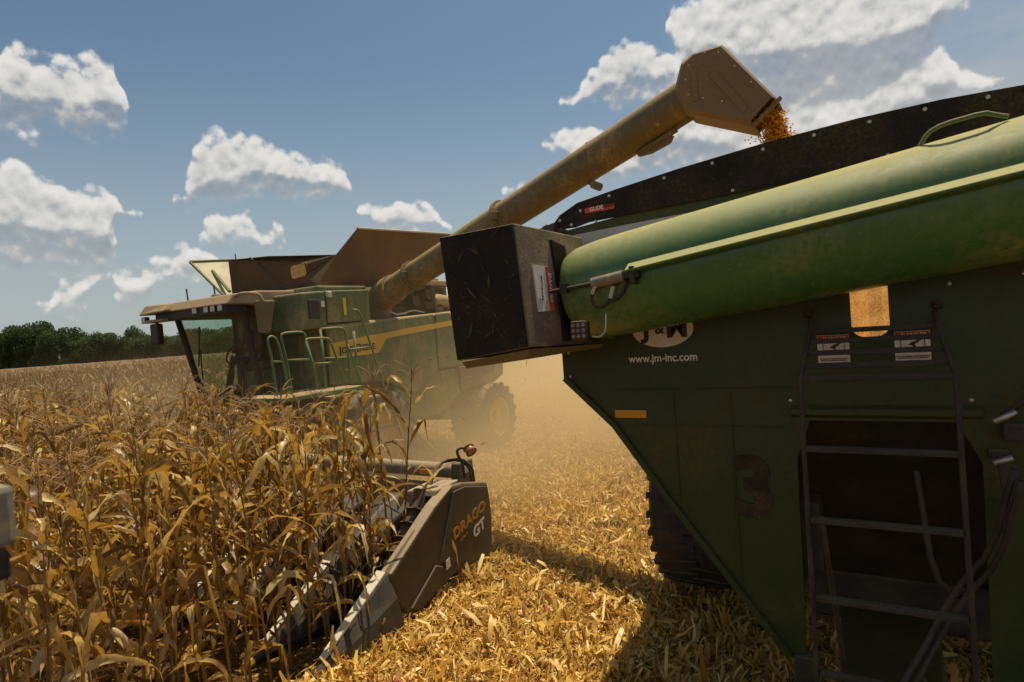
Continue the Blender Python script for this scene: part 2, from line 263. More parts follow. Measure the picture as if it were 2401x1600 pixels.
def ground_mat():
    m, n = new_mat('chopped_residue_ground')
    P = n.node('TexCoord').outputs['Object']
    w = n('VectorMath', n.noise(P, 3, 2, .5, col=True), (1.2, 1.2, 0), P, operation='MULTIPLY_ADD')
    a = n.noise(n('VectorMath', w, (9, 22, 1), operation='MULTIPLY'), 1.6, 5, .7)
    b = n.noise(n('VectorMath', w, (24, 8, 1), operation='MULTIPLY'), 1.7, 5, .7)
    big = n.noise(P, .35, 4, .6)
    f = n.m('ADD', n.m('MAXIMUM', a, b), n.m('MULTIPLY', n.m('SUBTRACT', big, .5), .35))
    c = n.ramp(f, [(.40, (.03, .014, .005)), (.54, (.13, .065, .016)), (.62, (.38, .22, .055)), (.74, (.66, .46, .15))])
    bs = n.node('BsdfPrincipled', ins={'Base Color': c, 'Roughness': .9, 'Specular IOR Level': .15})
    bp = n.node('Bump', ins={'Strength': .9, 'Distance': .04, 'Height': f}); n.put(bs.inputs['Normal'], bp.outputs[0])
    finish(n, bs.outputs[0]); return m
M['ground'] = ground_mat()
M['treeleaf'] = leafy('tree_foliage', [(.0, (.012, .028, .006)), (.4, (.028, .055, .012)), (.75, (.05, .085, .018)), (1., (.085, .11, .03))], .25, (.12, .2, .03), .6, False)
M['bark'] = flat('bark', (.07, .055, .04), .95, .1)
def grain_mat():
    m, n = new_mat('corn_grain_pile')
    P = n.node('TexCoord').outputs['Object']
    vo = n.node('TexVoronoi', ins={'Scale': 75.}); n.put(vo.inputs['Vector'], P)
    c = n.ramp(vo.outputs[0], [(.1, (.86, .46, .05)), (.55, (.72, .32, .02)), (.9, (.25, .1, .01))])
    bs = n.node('BsdfPrincipled', ins={'Base Color': c, 'Roughness': .5}); finish(n, bs.outputs[0]); return m
M['grain'] = grain_mat()

# ------------------------------------------------------------------ mesh helpers
class MB:
    def __init__(s): s.v = []; s.f = []
    def add(s, vs, fs):
        k = len(s.v); s.v += [tuple(p) for p in vs]; s.f += [tuple(i+k for i in q) for q in fs]; return s
    def hexa(s, p): return s.add(p, [(0, 3, 2, 1), (4, 5, 6, 7), (0, 1, 5, 4), (1, 2, 6, 5), (2, 3, 7, 6), (3, 0, 4, 7)])
    def box(s, x0, x1, y0, y1, z0, z1):
        return s.hexa([(x0, y0, z0), (x1, y0, z0), (x1, y1, z0), (x0, y1, z0), (x0, y0, z1), (x1, y0, z1), (x1, y1, z1), (x0, y1, z1)])
    def prism(s, poly, vec, holes=()):
        loops = [[Vector(p) for p in poly]] + [[Vector(p) for p in h] for h in holes]
        flat_ = [p for l in loops for p in l]; nn = len(flat_); vec = Vector(vec)
        if holes:
            tris = tessellate_polygon(loops); nor = Vector((0, 0, 0))
            for t in tris: nor += (flat_[t[1]]-flat_[t[0]]).cross(flat_[t[2]]-flat_[t[0]])
            fs = [tuple(t) for t in tris] + [tuple(i+nn for i in reversed(t)) for t in tris]
        else: fs = [tuple(range(nn)), tuple(reversed(range(nn, 2*nn)))]
        o = 0
        for l in loops:
            k = len(l)
            for i in range(k): fs.append((o+i, o+nn+i, o+nn+(i+1) % k, o+(i+1) % k))
            o += k
        return s.add(flat_+[p+vec for p in flat_], fs)
    def tube(s, path, r, n=10, r2=None, caps=True):
        path = [Vector(p) for p in path]; vs = []; fs = []; prev = None
        for i, p in enumerate(path):
            t = (path[min(i+1, len(path)-1)]-path[max(i-1, 0)]).normalized()
            a = prev if prev is not None else (Vector((0, 0, 1)) if abs(t.z) < .9 else Vector((1, 0, 0)))
            a = (a-t*a.dot(t)).normalized(); prev = a; b = t.cross(a)
            rr = r if r2 is None else r+(r2-r)*i/max(1, len(path)-1)
            if isinstance(r, (list, tuple)): rr = r[i]
            for k in range(n):
                q = 2*math.pi*k/n; vs.append(p+a*math.cos(q)*rr+b*math.sin(q)*rr)
        for i in range(len(path)-1):
            for k in range(n): fs.append((i*n+k, i*n+(k+1) % n, (i+1)*n+(k+1) % n, (i+1)*n+k))
        if caps: fs += [tuple(reversed(range(n))), tuple(range((len(path)-1)*n, len(path)*n))]
        return s.add(vs, fs)
    def lathe(s, prof, o, ax, n=32):
        o = Vector(o); ax = Vector(ax).normalized()
        a = Vector((0, 0, 1)) if abs(ax.z) < .9 else Vector((1, 0, 0)); a = (a-ax*a.dot(ax)).normalized(); b = ax.cross(a)
        vs = []; fs = []
        for r, h in prof:
            for k in range(n):
                q = 2*math.pi*k/n; vs.append(o+ax*h+(a*math.cos(q)+b*math.sin(q))*r)
        for i in range(len(prof)-1):
            for k in range(n): fs.append((i*n+k, i*n+(k+1) % n, (i+1)*n+(k+1) % n, (i+1)*n+k))
        return s.add(vs, fs)
ORG = {}
def obj(name, mb, mat, parent=None, smooth=False, bevel=0., label=None, kind=None, org=None):
    o_ = ORG.get(parent.name, Vector((0, 0, 0))) if parent else (org or Vector((0, 0, 0)))
    me = bpy.data.meshes.new(name)
    if isinstance(mb, MB):
        me.from_pydata([(p[0]-o_[0], p[1]-o_[1], p[2]-o_[2]) for p in mb.v], [], mb.f)
        bm = bmesh.new(); bm.from_mesh(me); bmesh.ops.recalc_face_normals(bm, faces=bm.faces); bm.to_mesh(me); bm.free()
    else: me = mb
    me.materials.append(M[mat] if isinstance(mat, str) else mat)
    if smooth:
        me.shade_smooth()
        if smooth != 'all': me.set_sharp_from_angle(angle=R(38))
    o = bpy.data.objects.new(name, me); COL.objects.link(o)
    if parent: o.parent = parent; ORG[o.name] = o_
    elif org: o.location = org; ORG[o.name] = Vector(org)
    if bevel:
        b = o.modifiers.new('bevel', 'BEVEL'); b.width = bevel; b.segments = 2; b.limit_method = 'ANGLE'; b.angle_limit = R(35)
    if label: o['label'] = label
    if kind: o['kind'] = kind
    return o
def thing(name, label, cat, loc, group=None):
    o = bpy.data.objects.new(name, None); COL.objects.link(o); o.location = loc; o.empty_display_size = .2
    o['label'] = label; o['category'] = cat; ORG[o.name] = Vector(loc)
    if group: o['group'] = group
    return o
def tag(o, label, cat=None, group=None, kind=None):
    o['label'] = label
    if cat: o['category'] = cat
    if group: o['group'] = group
    if kind: o['kind'] = kind
    return o
def text(name, body, size, loc, face, mat, parent, shear=0., spin=0., sx=1., bold=0., depth=.002, ax='CENTER'):
    """lettering standing on a plane; face '-y' looks towards -Y, '+x' looks towards +X"""
    cu = bpy.data.curves.new(name, 'FONT'); cu.body = body; cu.size = size; cu.align_x = ax; cu.align_y = 'CENTER'
    cu.extrude = depth; cu.shear = shear; cu.offset = bold; cu.materials.append(M[mat]); cu.resolution_u = 4
    tmp = bpy.data.objects.new(name, cu); COL.objects.link(tmp)
    dg = bpy.context.evaluated_depsgraph_get(); me = bpy.data.meshes.new_from_object(tmp.evaluated_get(dg))
    bpy.data.objects.remove(tmp); bpy.data.curves.remove(cu)
    o = bpy.data.objects.new(name, me); COL.objects.link(o)
    o_ = ORG.get(parent.name, Vector((0, 0, 0))); o.parent = parent; o.location = Vector(loc)-o_
    base = Matrix.Rotation(R(90), 3, 'X') if face == '-y' else Matrix.Rotation(R(90), 3, 'Z') @ Matrix.Rotation(R(90), 3, 'X')
    o.rotation_euler = (base @ Matrix.Rotation(R(spin), 3, 'Z')).to_euler(); o.scale = (sx, 1, 1); ORG[o.name] = o_
    return o
def np_mesh(name, V, Q):
    """V (n,3) floats, Q (m,4) quads"""
    me = bpy.data.meshes.new(name); me.vertices.add(len(V)); me.vertices.foreach_set('co', V.astype(np.float32).ravel())
    me.loops.add(Q.size); me.loops.foreach_set('vertex_index', Q.astype(np.int32).ravel())
    me.polygons.add(len(Q)); me.polygons.foreach_set('loop_start', np.arange(0, Q.size, Q.shape[1], dtype=np.int32))
    me.update(calc_edges=True); me.validate(); return me

# ------------------------------------------------------------------ ground
def build_ground():
    u = np.linspace(-1, 1, 221); x = np.sign(u)*np.abs(u)**3*900
    X, Y = np.meshgrid(x, x+8, indexing='ij'); Z = np.zeros_like(X)
    near = np.exp(-((X+2)**2+(Y-7)**2)/900)
    Z += near*(.030*np.sin(X*2*math.pi/.76+1.1)*(.6+.4*np.sin(Y*.9)) + .025*np.sin(X*3.1+Y*2.3)*np.sin(Y*1.7-X) + .02*np.sin(5.3*X-2.2*Y))
    V = np.stack([X, Y, Z-.02], -1).reshape(-1, 3); k = np.arange(220*220); i, j = k//220, k % 220
    Q = np.stack([i*221+j, (i+1)*221+j, (i+1)*221+j+1, i*221+j+1], 1)
    me = np_mesh('ground', V, Q); me.materials.append(M['ground']); me.shade_smooth()
    o = bpy.data.objects.new('ground', me); COL.objects.link(o); o['kind'] = 'structure'
build_ground()

# ------------------------------------------------------------------ combine harvester
CH = thing('combine_harvester', 'dusty green combine harvester with yellow stripe, raised grain tank and long unloading auger', 'combine', (-9.85, 9.5, 0))
def wheel(parent, x_out, y, r, w, rim_r, side, name='wheel', lugs=20, tyre='tyre', rim='yellow', sub=True):
    """tyre with chevron lugs, dished rim with hub; x_out = outer face, side=+1 looks to +X"""
    s = side; ax = (s, 0, 0); o = (x_out-s*w, y, r)
    prof = [(rim_r, .03), (rim_r+.04, 0), (r*.80, -.005+.02), (r*.93, .05), (r*.965, .10), (r*.965, w-.10), (r*.93, w-.05), (r*.80, w-.01), (rim_r+.04, w), (rim_r, w-.03)]
    root = obj(name, MB().lathe([(rim_r-.02, .06), (rim_r-.02, w-.06)], o, ax, 36), rim, parent, True)
    t = MB().lathe(prof, o, ax, 44)
    for k in range(lugs):
        for half in (0, 1):
            a0 = 2*math.pi*(k+.5*half)/lugs; a1 = a0+.55*2*math.pi/lugs*1.6
            def P(a, rr, h): return (o[0]+s*h, y+math.sin(a)*rr, r+math.cos(a)*rr)
            h0, h1 = (w-.02, w*.47) if half else (.02, w*.53)
            dw = .36*2*math.pi/lugs
            lo, hi = r*.945, r
            t.hexa([P(a0, r*.88, h0), P(a0+dw, r*.88, h0), P(a1+dw, lo, h1), P(a1, lo, h1), P(a0, hi*.985, h0), P(a0+dw, hi*.985, h0), P(a1+dw*.8, hi, h1), P(a1, hi, h1)])
    obj('tyre', t, tyre, root, True)
    d = MB().lathe([(rim_r, w-.03), (rim_r-.03, w-.05), (rim_r-.05, w-.16), (rim_r*.62, w-.22), (rim_r*.55, w-.17), (rim_r*.25, w-.16), (rim_r*.22, w-.08), (0.001, w-.07)], o, ax, 36)
    obj('rim', d, rim, root, True)
    b = MB()
    for k in range(10):
        q = 2*math.pi*k/10; c = (o[0]+s*(w-.165), y+math.sin(q)*rim_r*.42, r+math.cos(q)*rim_r*.42)
        b.tube([c, (c[0]+s*.04, c[1], c[2])], .022, 6)
    obj('wheel_nut', b, 'zinc', root, kind='stuff')
    return root
wheel(CH, -7.72, 8.05, 1.0, .78, .56, 1, lugs=18); wheel(CH, -11.98, 8.05, 1.0, .78, .56, -1, lugs=18)
wheel(CH, -7.75, 12.12, .81, .98, .43, 1, lugs=16); wheel(CH, -11.95, 12.12, .81, .98, .43, -1, lugs=16)
# hull under the panels
hull = MB()
hull.box(-10.5, -8.25, 7.3, 8.6, 1.25, 3.05); hull.box(-11.45, -8.27, 8.58, 10.6, 1.25, 3.04); hull.box(-11.3, -8.4, 10.4, 13.1, 1.6, 3.1)
hull.tube([(-11.9, 12.12, .81), (-7.9, 12.12, .81)], .14, 10); hull.tube([(-11.9, 8.05, 1.), (-7.9, 8.05, 1.)], .22, 10)
hull.box(-10.5, -9.2, 11.6, 12.6, .75, 1.7)
obj('chassis', hull, 'jd_green', CH, bevel=.03)
fh = MB().hexa([(-10.6, 5.95, .55), (-9.1, 5.95, .55), (-9.1, 8.2, 1.5), (-10.6, 8.2, 1.5), (-10.6, 5.95, 1.15), (-9.1, 5.95, 1.15), (-9.1, 8.0, 2.05), (-10.6, 8.0, 2.05)])
obj('feeder_house', fh, 'jd_green', CH, bevel=.03)
def sidep(name, pts, x, th, mat, parent=CH, bevel=.012, **k):
    return obj(name, MB().prism([(x-th, y, z) for y, z in pts], (th, 0, 0)), mat, parent, bevel=bevel, **k)
for s in (1, -1):
    X = -8.0 if s > 0 else -11.62
    sidep('side_panel', [(7.2, 3.13), (10.16, 3.31), (10.16, 2.1), (9.35, 1.70), (8.75, 1.95), (8.5, 2.05), (7.2, 2.12)] if s > 0 else [(8.9, 3.23), (10.16, 3.31), (10.16, 2.1), (9.35, 1.70), (8.9, 1.9)], X, .08, 'jd_side', bevel=.03)
    sidep('side_panel', [(10.2, 3.315), (12.7, 3.42), (13.0, 2.7), (12.55, 2.1), (10.2, 2.12)], X, .08, 'jd_side', bevel=.03)
    sidep('lower_panel', [(8.8, 1.93), (9.33, 1.67), (10.17, 2.08), (10.9, 2.08), (11.0, 1.5), (10.2, 1.15), (8.9, 1.2)], X-.06*s, .06, 'jd_side', bevel=.02)
    # ledge along the top of the panels
    y7, z7 = (7.2, 0) if s > 0 else (8.9, .09)
    le = MB().hexa([(X-.25*s, y7, 3.12+z7), (X+.0*s, y7, 3.12+z7), (X+.0*s, 12.7, 3.41), (X-.25*s, 12.7, 3.41), (X-.25*s, y7, 3.17+z7), (X-.03*s, y7, 3.16+z7), (X-.03*s, 12.7, 3.45), (X-.25*s, 12.7, 3.46)])
    obj('panel_ledge', le, 'tan', CH, bevel=.01)
for y, z in ((8.9, 2.2), (9.9, 2.35), (10.5, 2.35), (11.9, 2.6), (12.2, 3.1)): obj('latch', MB().box(-8.0, -7.975, y-.035, y+.035, z-.02, z+.02), 'black', CH, bevel=.005)
for y, z in ((10.35, 1.95), (10.55, 2.0)): obj('bolt', MB().lathe([(.001, .012), (.018, .01), (.022, 0)], (-8.05, y, z), (1, 0, 0), 10), 'zinc', CH)
obj('side_reflector', MB().box(-8.0, -7.985, 12.25, 12.42, 2.5, 2.56), 'orange', CH)
st = sidep('stripe', [(7.2, 2.83), (8.3, 2.95), (12.55, 3.30), (12.58, 3.20), (8.62, 2.86), (8.38, 2.60), (7.2, 2.57)], -7.985, .012, 'stripe', bevel=0)
text('lettering', 'J', .20, (-7.972, 7.42, 2.70), '+x', 'dark_let', st, bold=.004, spin=1.5)
text('lettering', 'OHN', .155, (-7.972, 7.63, 2.705), '+x', 'dark_let', st, bold=.004, spin=2)
text('lettering', 'D', .20, (-7.972, 7.87, 2.72), '+x', 'dark_let', st, bold=.004, spin=2)
text('lettering', 'EERE', .155, (-7.972, 8.12, 2.725), '+x', 'dark_let', st, bold=.004, spin=2)
# grain tank
gt = MB()
gt.prism([(-8.12, 7.15, 3.05), (-8.12, 8.32, 3.05), (-8.12, 8.32, 3.88), (-8.12, 7.15, 3.86)], (-2.3, 0, 0)).box(-11.52, -9.35, 8.3, 9.5, 3.0, 3.9)
tank = obj('grain_tank', gt, 'jd_green', CH, bevel=.03)
pan = sidep('tank_panel', [(7.22, 3.20), (8.25, 3.22), (8.25, 3.80), (7.22, 3.76)], -8.0, .11, 'jd_side', bevel=.02)
text('number', '1', .42, (-7.99, 7.62, 3.47), '+x', 'yellow_let', pan, bold=.012)
cb = sidep('cabinet', [(6.62, 3.10), (7.2, 3.13), (7.2, 3.76), (6.68, 3.72)], -8.0, .7, 'jd_green', bevel=.03)
obj('vent', MB().box(-7.998, -7.985, 6.82, 7.05, 3.28, 3.60), 'black', cb, bevel=.02)
obj('sticker', MB().box(-7.998, -7.986, 7.09, 7.16, 3.48, 3.58), 'white_dec', cb)
obj('work_lamp', MB().box(-8.03, -7.95, 7.22, 7.32, 3.64, 3.75), 'lens', CH, bevel=.02)
# tank extensions (open top)
def slab(name, quad, t, mat, parent=CH, **k):
    a, b, c = Vector(quad[0]), Vector(quad[1]), Vector(quad[2]); nrm = (b-a).cross(c-a).normalized()*t
    return obj(name, MB().prism(quad, nrm), mat, parent, **k)
e1 = slab('tank_extension', [(-8.42, 7.42, 3.86), (-8.35, 7.87, 4.47), (-8.2, 8.3, 4.97), (-8.1, 11.15, 5.12), (-8.42, 9.45, 3.92)], -.02, 'brown_panel')
obj('rim', MB().tube([(-8.2, 8.3, 4.98), (-8.1, 11.15, 5.13)], .022, 6), 'cream', e1)
fr = MB().prism([(-11.0, 7.5, 3.92), (-10.75, 7.3, 4.63), (-9.62, 7.36, 4.57), (-8.95, 7.45, 4.50), (-8.36, 7.86, 4.47), (-8.44, 7.5, 3.88)], (0, .02, 0), holes=[[(-9.17, 7.47, 4.12), (-9.13, 7.47, 4.09), (-8.78, 7.47, 4.11), (-8.74, 7.47, 4.15), (-8.76, 7.47, 4.31), (-8.80, 7.47, 4.345), (-9.14, 7.47, 4.335), (-9.18, 7.47, 4.30)]])
e2 = obj('tank_extension', fr, 'canvas', CH)
obj('seam', MB().tube([(-10.1, 7.32, 4.60), (-9.35, 7.5, 3.92)], .02, 6), 'black', e2)
obj('tank_window', MB().box(-9.19, -8.73, 7.485, 7.495, 4.07, 4.36), M['window'], e2)
e3 = slab('tank_extension', [(-11.2, 7.5, 3.92), (-11.95, 7.25, 4.73), (-11.95, 10.6, 5.05), (-11.2, 9.4, 3.95)], .02, 'cream')
obj('frame_rail', MB().tube([(-11.95, 7.25, 4.74), (-11.95, 10.6, 5.06)], .03, 6).tube([(-11.2, 7.5, 3.92), (-11.95, 7.25, 4.73)], .03, 6).tube([(-11.75, 7.6, 4.55), (-11.15, 7.55, 4.05)], .035, 6), 'rail_green', e3)
slab('tank_extension', [(-11.2, 9.4, 3.95), (-11.95, 10.7, 5.0), (-8.1, 11.15, 5.1), (-8.42, 9.4, 3.92)], .02, 'canvas')
# cab
cab = obj('cab', MB().box(-10.75, -8.92, 6.55, 7.4, 1.85, 2.12).box(-10.7, -9.0, 7.32, 7.42, 2.12, 3.5).box(-10.75, -8.95, 6.30, 7.35, 3.46, 3.56), 'black', CH, bevel=.02)
for a, b, r in (((-10.77, 6.2, 3.54), (-10.7, 6.5, 2.1), .055), ((-8.9, 6.22, 3.54), (-8.93, 6.5, 2.1), .055), ((-8.9, 7.34, 3.54), (-8.93, 7.36, 2.1), .055), ((-10.77, 7.34, 3.54), (-10.74, 7.36, 2.1), .055), ((-8.9, 6.9, 3.5), (-8.92, 6.95, 2.1), .03)):
    obj('pillar', MB().tube([a, b], r, 8), 'black', cab)
def curved(xa, xb, n_=9):
    mb = MB(); vs = []; fs = []
    for i in range(n_):
        t = i/(n_-1); x = xa+(xb-xa)*t; bow = .16*(1-(2*t-1)**2)
        vs += [(x, 6.22-bow, 3.52), (x+(.03 if t < .5 else -.03), 6.50-bow, 2.12)]
    for i in range(n_-1): fs.append((2*i, 2*i+2, 2*i+3, 2*i+1))
    return mb.add(vs, fs)
obj('windshield', curved(-10.75, -8.92), 'glass', cab, 'all')
obj('side_window', MB().add([(-8.9, 6.26, 3.5), (-8.9, 7.32, 3.5), (-8.93, 7.33, 2.15), (-8.93, 6.52, 2.15)], [(0, 1, 2, 3)]), 'glass', cab)
obj('side_window', MB().add([(-10.78, 6.26, 3.5), (-10.78, 7.32, 3.5), (-10.75, 7.33, 2.15), (-10.75, 6.52, 2.15)], [(0, 1, 2, 3)]), 'glass', cab)
rf = MB().prism([(-8.72, 5.82, 3.60), (-8.72, 5.95, 3.76), (-8.72, 6.4, 3.82), (-8.72, 7.3, 3.84), (-8.72, 7.35, 3.72), (-8.72, 6.95, 3.70), (-8.72, 6.7, 3.58)], (-2.2, 0, 0))
roof = obj('roof', rf, 'tan', cab, bevel=.025)
obj('fascia', MB().box(-10.85, -8.80, 5.86, 6.25, 3.46, 3.62), 'black', roof, bevel=.015)
wing = MB().hexa([(-11.15, 5.72, 3.58), (-10.3, 5.66, 3.60), (-10.3, 6.2, 3.62), (-11.15, 6.2, 3.6), (-11.08, 5.82, 3.76), (-10.35, 5.80, 3.74), (-10.35, 6.2, 3.80), (-11.08, 6.2, 3.78)])
obj('roof_wing', wing, 'tan', roof, bevel=.03)
for x, z, y in ((-9.62, 3.555, 5.84), (-9.30, 3.55, 5.84), (-9.12, 3.55, 5.84), (-8.92, 3.55, 5.84), (-11.02, 3.5, 5.74)):
    l = obj('work_lamp', MB().box(x-.07, x+.07, y, y+.08, z-.055, z+.055), 'black', roof, bevel=.015)
    obj('lamp_lens', MB().box(x-.058, x+.058, y-.008, y+.004, z-.045, z+.045), 'lens', l, bevel=.01)
def tubes(name, paths, r, mat, parent, n_=8, **k):
    mb = MB()
    for p in paths: mb.tube(smooth_path(p), r, n_)
    return obj(name, mb, mat, parent, 'all', **k)
def smooth_path(p, it=1):
    p = [Vector(q) for q in p]
    if len(p) < 3: return p
    for _ in range(it):
        q = [p[0]]
        for i in range(len(p)-1): q += [p[i]*.8+p[i+1]*.2, p[i]*.2+p[i+1]*.8]
        p = q+[p[-1]]
    return p
mir = obj('mirror', MB().prism([(-8.47, 6.16, 3.63), (-8.30, 6.42, 3.63), (-8.35, 6.34, 3.13), (-8.38, 6.28, 3.09), (-8.46, 6.19, 3.11)], (-.12, .06, 0)), 'spout_tan', CH, bevel=.03)
tubes('mirror_arm', [[(-8.75, 6.0, 3.72), (-8.55, 6.0, 3.75), (-8.42, 6.2, 3.74), (-8.42, 6.28, 3.6)]], .03, 'tan', mir)
mir2 = obj('mirror', MB().box(-10.92, -10.68, 5.78, 5.9, 3.05, 3.42), 'black', CH, bevel=.03)
tubes('mirror_arm', [[(-10.7, 6.1, 3.6), (-10.8, 5.9, 3.52), (-10.8, 5.84, 3.4)]], .025, 'black', mir2)
obj('mirror_hood', MB().box(-11.1, -10.45, 5.74, 5.95, 3.44, 3.49), 'tan', mir2, bevel=.015)
for a, b, r in (((-9.88, 6.9, 3.84), (-9.94, 6.9, 4.62), .010), ((-11.04, 6.6, 3.76), (-11.07, 6.6, 4.08), .014), ((-10.49, 6.8, 3.82), (-10.52, 6.8, 4.10), .014)):
    obj('antenna', MB().tube([a, b], r, 6), 'black', roof)
obj('beacon', MB().lathe([(.001, .1), (.08, .09), (.1, .04), (.1, 0)], (-10.3, 6.7, 3.81), (0, 0, 1), 14), 'tan', roof, True)
tubes('wiper', [[(-10.3, 6.30, 2.25), (-10.0, 6.12, 2.9)], [(-10.12, 6.14, 2.62), (-9.86, 6.05, 3.3)]], .012, 'black', cab)
tubes('door_handle', [[(-8.86, 6.62, 2.62), (-8.82, 6.68, 2.62), (-8.82, 6.80, 2.62), (-8.86, 6.86, 2.62)]], .012, 'black', cab)
seat = obj('driver_seat', MB().box(-10.1, -9.55, 6.85, 7.3, 2.45, 2.58).box(-10.08, -9.57, 7.18, 7.3, 2.55, 3.25), 'black', cab, bevel=.05)
tubes('steering_column', [[(-9.82, 6.45, 2.15), (-9.82, 6.62, 2.75)]], .05, 'black', cab)
sw = MB(); sw.tube([(-9.82+.19*math.cos(t), 6.63+.09*math.sin(t), 2.79+.16*math.sin(t)) for t in np.linspace(0, 2*math.pi, 21)], .016, 6, caps=False)
obj('steering_wheel', sw, 'black', cab, 'all')
obj('monitor', MB().box(-9.28, -9.0, 6.45, 6.5, 2.95, 3.18), 'black', cab, bevel=.01)
obj('console', MB().box(-9.45, -9.2, 6.6, 7.2, 2.5, 2.62), 'black', cab, bevel=.02)
# hand rails, platform, ladder
tubes('handrail', [[(-7.7, 5.84, 2.12), (-7.7, 5.81, 2.66), (-7.7, 5.76, 2.98), (-7.7, 5.82, 3.03), (-7.7, 5.91, 2.99), (-7.7, 5.96, 2.85), (-7.7, 6.04, 2.41), (-7.7, 6.06, 2.12)], [(-7.7, 5.80, 2.64), (-7.7, 6.0, 2.63)]], .019, 'rail_green', CH)
tubes('handrail', [[(-7.7, 6.12, 2.1), (-7.7, 6.07, 2.64), (-7.7, 6.0, 3.0), (-7.7, 6.03, 3.06), (-7.7, 6.39, 3.07), (-7.7, 6.46, 3.02), (-7.7, 6.54, 2.64), (-7.7, 6.61, 2.35), (-7.7, 6.63, 2.12)], [(-7.7, 6.07, 2.64), (-7.7, 6.52, 2.62)]], .019, 'rail_green', CH)
tubes('handrail', [[(-7.5, 6.29, 2.92), (-7.5, 6.34, 2.95), (-7.5, 6.73, 2.94), (-7.5, 6.79, 2.88), (-7.5, 6.88, 2.61), (-7.5, 7.06, 2.14)], [(-7.6, 6.52, 2.54), (-7.5, 6.9, 2.53)], [(-7.5, 6.29, 2.92), (-7.5, 6.5, 2.14)]], .019, 'rail_green', CH)
tubes('handrail', [[(-7.9, 6.95, 3.1), (-7.9, 7.42, 3.11), (-7.9, 7.5, 3.05), (-7.9, 7.52, 2.69), (-7.9, 7.54, 2.08)], [(-7.7, 7.5, 3.03), (-7.7, 7.53, 2.1)], [(-7.9, 6.97, 2.6), (-7.9, 7.5, 2.58)], [(-7.9, 6.95, 3.1), (-7.9, 6.97, 2.1)]], .022, 'rail_green', CH)
obj('platform', MB().box(-8.6, -7.48, 5.8, 7.45, 2.02, 2.09), 'rail_green', CH, bevel=.01)
ld = tubes('ladder', [[(-7.4, 7.22, 3.38), (-7.4, 7.33, 3.38), (-7.4, 7.41, 3.28), (-7.4, 7.95, 1.68), (-7.4, 8.25, .9)], [(-7.4, 7.05, 2.8), (-7.4, 7.33, 2.05), (-7.4, 7.7, .95)], [(-7.4, 7.0, 2.72), (-7.4, 7.58, 2.74)]], .018, 'rail_green', CH)
for k, (ya, yb, z) in enumerate(((6.55, 7.0, 2.0), (7.35, 7.85, 1.88), (7.42, 7.95, 1.58), (7.55, 8.08, 1.28), (7.66, 8.2, 1.0))):
    obj('step', MB().box(-7.52, -7.36, ya, yb, z-.025, z+.012), 'tan', ld, bevel=.006)
tubes('chain', [[(-7.45, 7.97, 1.66), (-7.4, 8.4, 1.25), (-7.3, 9.0, .62)]], .022, 'tan', CH)
# engine bay and rear deck
en = MB().box(-9.6, -8.5, 9.2, 11.5, 3.35, 3.62).box(-9.9, -8.7, 10.0, 11.6, 3.6, 4.05).box(-9.5, -8.35, 9.0, 9.7, 3.1, 3.5)
for k in range(26):
    y, z, x = random.uniform(9, 11.6), random.uniform(3.3, 3.85), random.uniform(-8.75, -8.4); a, b, c = [random.uniform(.04, .16) for _ in range(3)]
    en.box(x-a, x+a, y-b, y+b, z-c, z+c)
obj('engine', en, 'canvas', CH, bevel=.015)
obj('engine_cover', MB().box(-9.8, -8.6, 10.3, 11.75, 4.0, 4.12).box(-9.7, -8.8, 10.5, 11.45, 4.11, 4.2), 'tan', CH, bevel=.02)
tubes('intake_pipe', [[(-8.5, 10.75, 3.62), (-8.45, 11.0, 3.64), (-8.3, 12.3, 3.42)]], .15, 'tan', CH, 14)
tubes('hose', [[(-8.4, 9.0, 3.55), (-8.25, 9.2, 3.32), (-8.2, 9.5, 3.36)], [(-8.4, 9.5, 3.3), (-8.3, 9.8, 3.42), (-8.3, 10.2, 3.36)]], .02, 'zinc', CH)
tubes('deck_rail', [[(-8.6, 11.8, 3.45), (-8.6, 11.9, 4.0), (-8.6, 12.0, 4.06), (-8.6, 12.9, 4.06), (-8.6, 12.95, 3.45)], [(-8.6, 11.85, 3.7), (-8.6, 12.95, 3.7)]], .025, 'black', CH)
rh = MB().prism([(-8.25, 10.6, 3.1), (-8.25, 12.9, 3.42), (-8.25, 13.3, 2.9), (-8.25, 13.2, 1.7), (-8.25, 12.6, 1.5), (-8.25, 10.6, 1.5)], (-3.2, 0, 0))
obj('rear_hood', rh, 'jd_side', CH, bevel=.05)
sk = MB().prism([(-7.98, 10.9, 2.1), (-7.98, 12.5, 2.12), (-7.98, 12.3, 1.85), (-7.98, 11.3, 1.7), (-7.98, 10.95, 1.55)], (-.1, 0, 0))
obj('wheel_skirt', sk, 'shield', CH, bevel=.02)
# unloading auger
ua = thing  # alias kept short below
A0, A1 = Vector((-8.35, 8.95, 3.70)), Vector((-1.86, 7.46, 5.44))
axis = (A1-A0).normalized()
def on(t): return A0+(A1-A0)*t
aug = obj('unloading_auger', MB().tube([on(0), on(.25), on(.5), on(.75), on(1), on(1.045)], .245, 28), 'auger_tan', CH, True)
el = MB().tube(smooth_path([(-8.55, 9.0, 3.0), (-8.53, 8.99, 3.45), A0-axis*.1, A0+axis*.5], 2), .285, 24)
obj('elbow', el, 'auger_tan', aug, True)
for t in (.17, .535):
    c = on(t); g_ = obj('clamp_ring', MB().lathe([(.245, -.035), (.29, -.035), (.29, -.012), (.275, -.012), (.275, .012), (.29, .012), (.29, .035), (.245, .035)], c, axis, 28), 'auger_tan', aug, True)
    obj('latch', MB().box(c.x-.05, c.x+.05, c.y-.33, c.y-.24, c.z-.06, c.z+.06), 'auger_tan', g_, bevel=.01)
dn = Vector((0, 0, -1)); dn = (dn-axis*dn.dot(axis)).normalized(); near = dn.cross(axis).normalized()
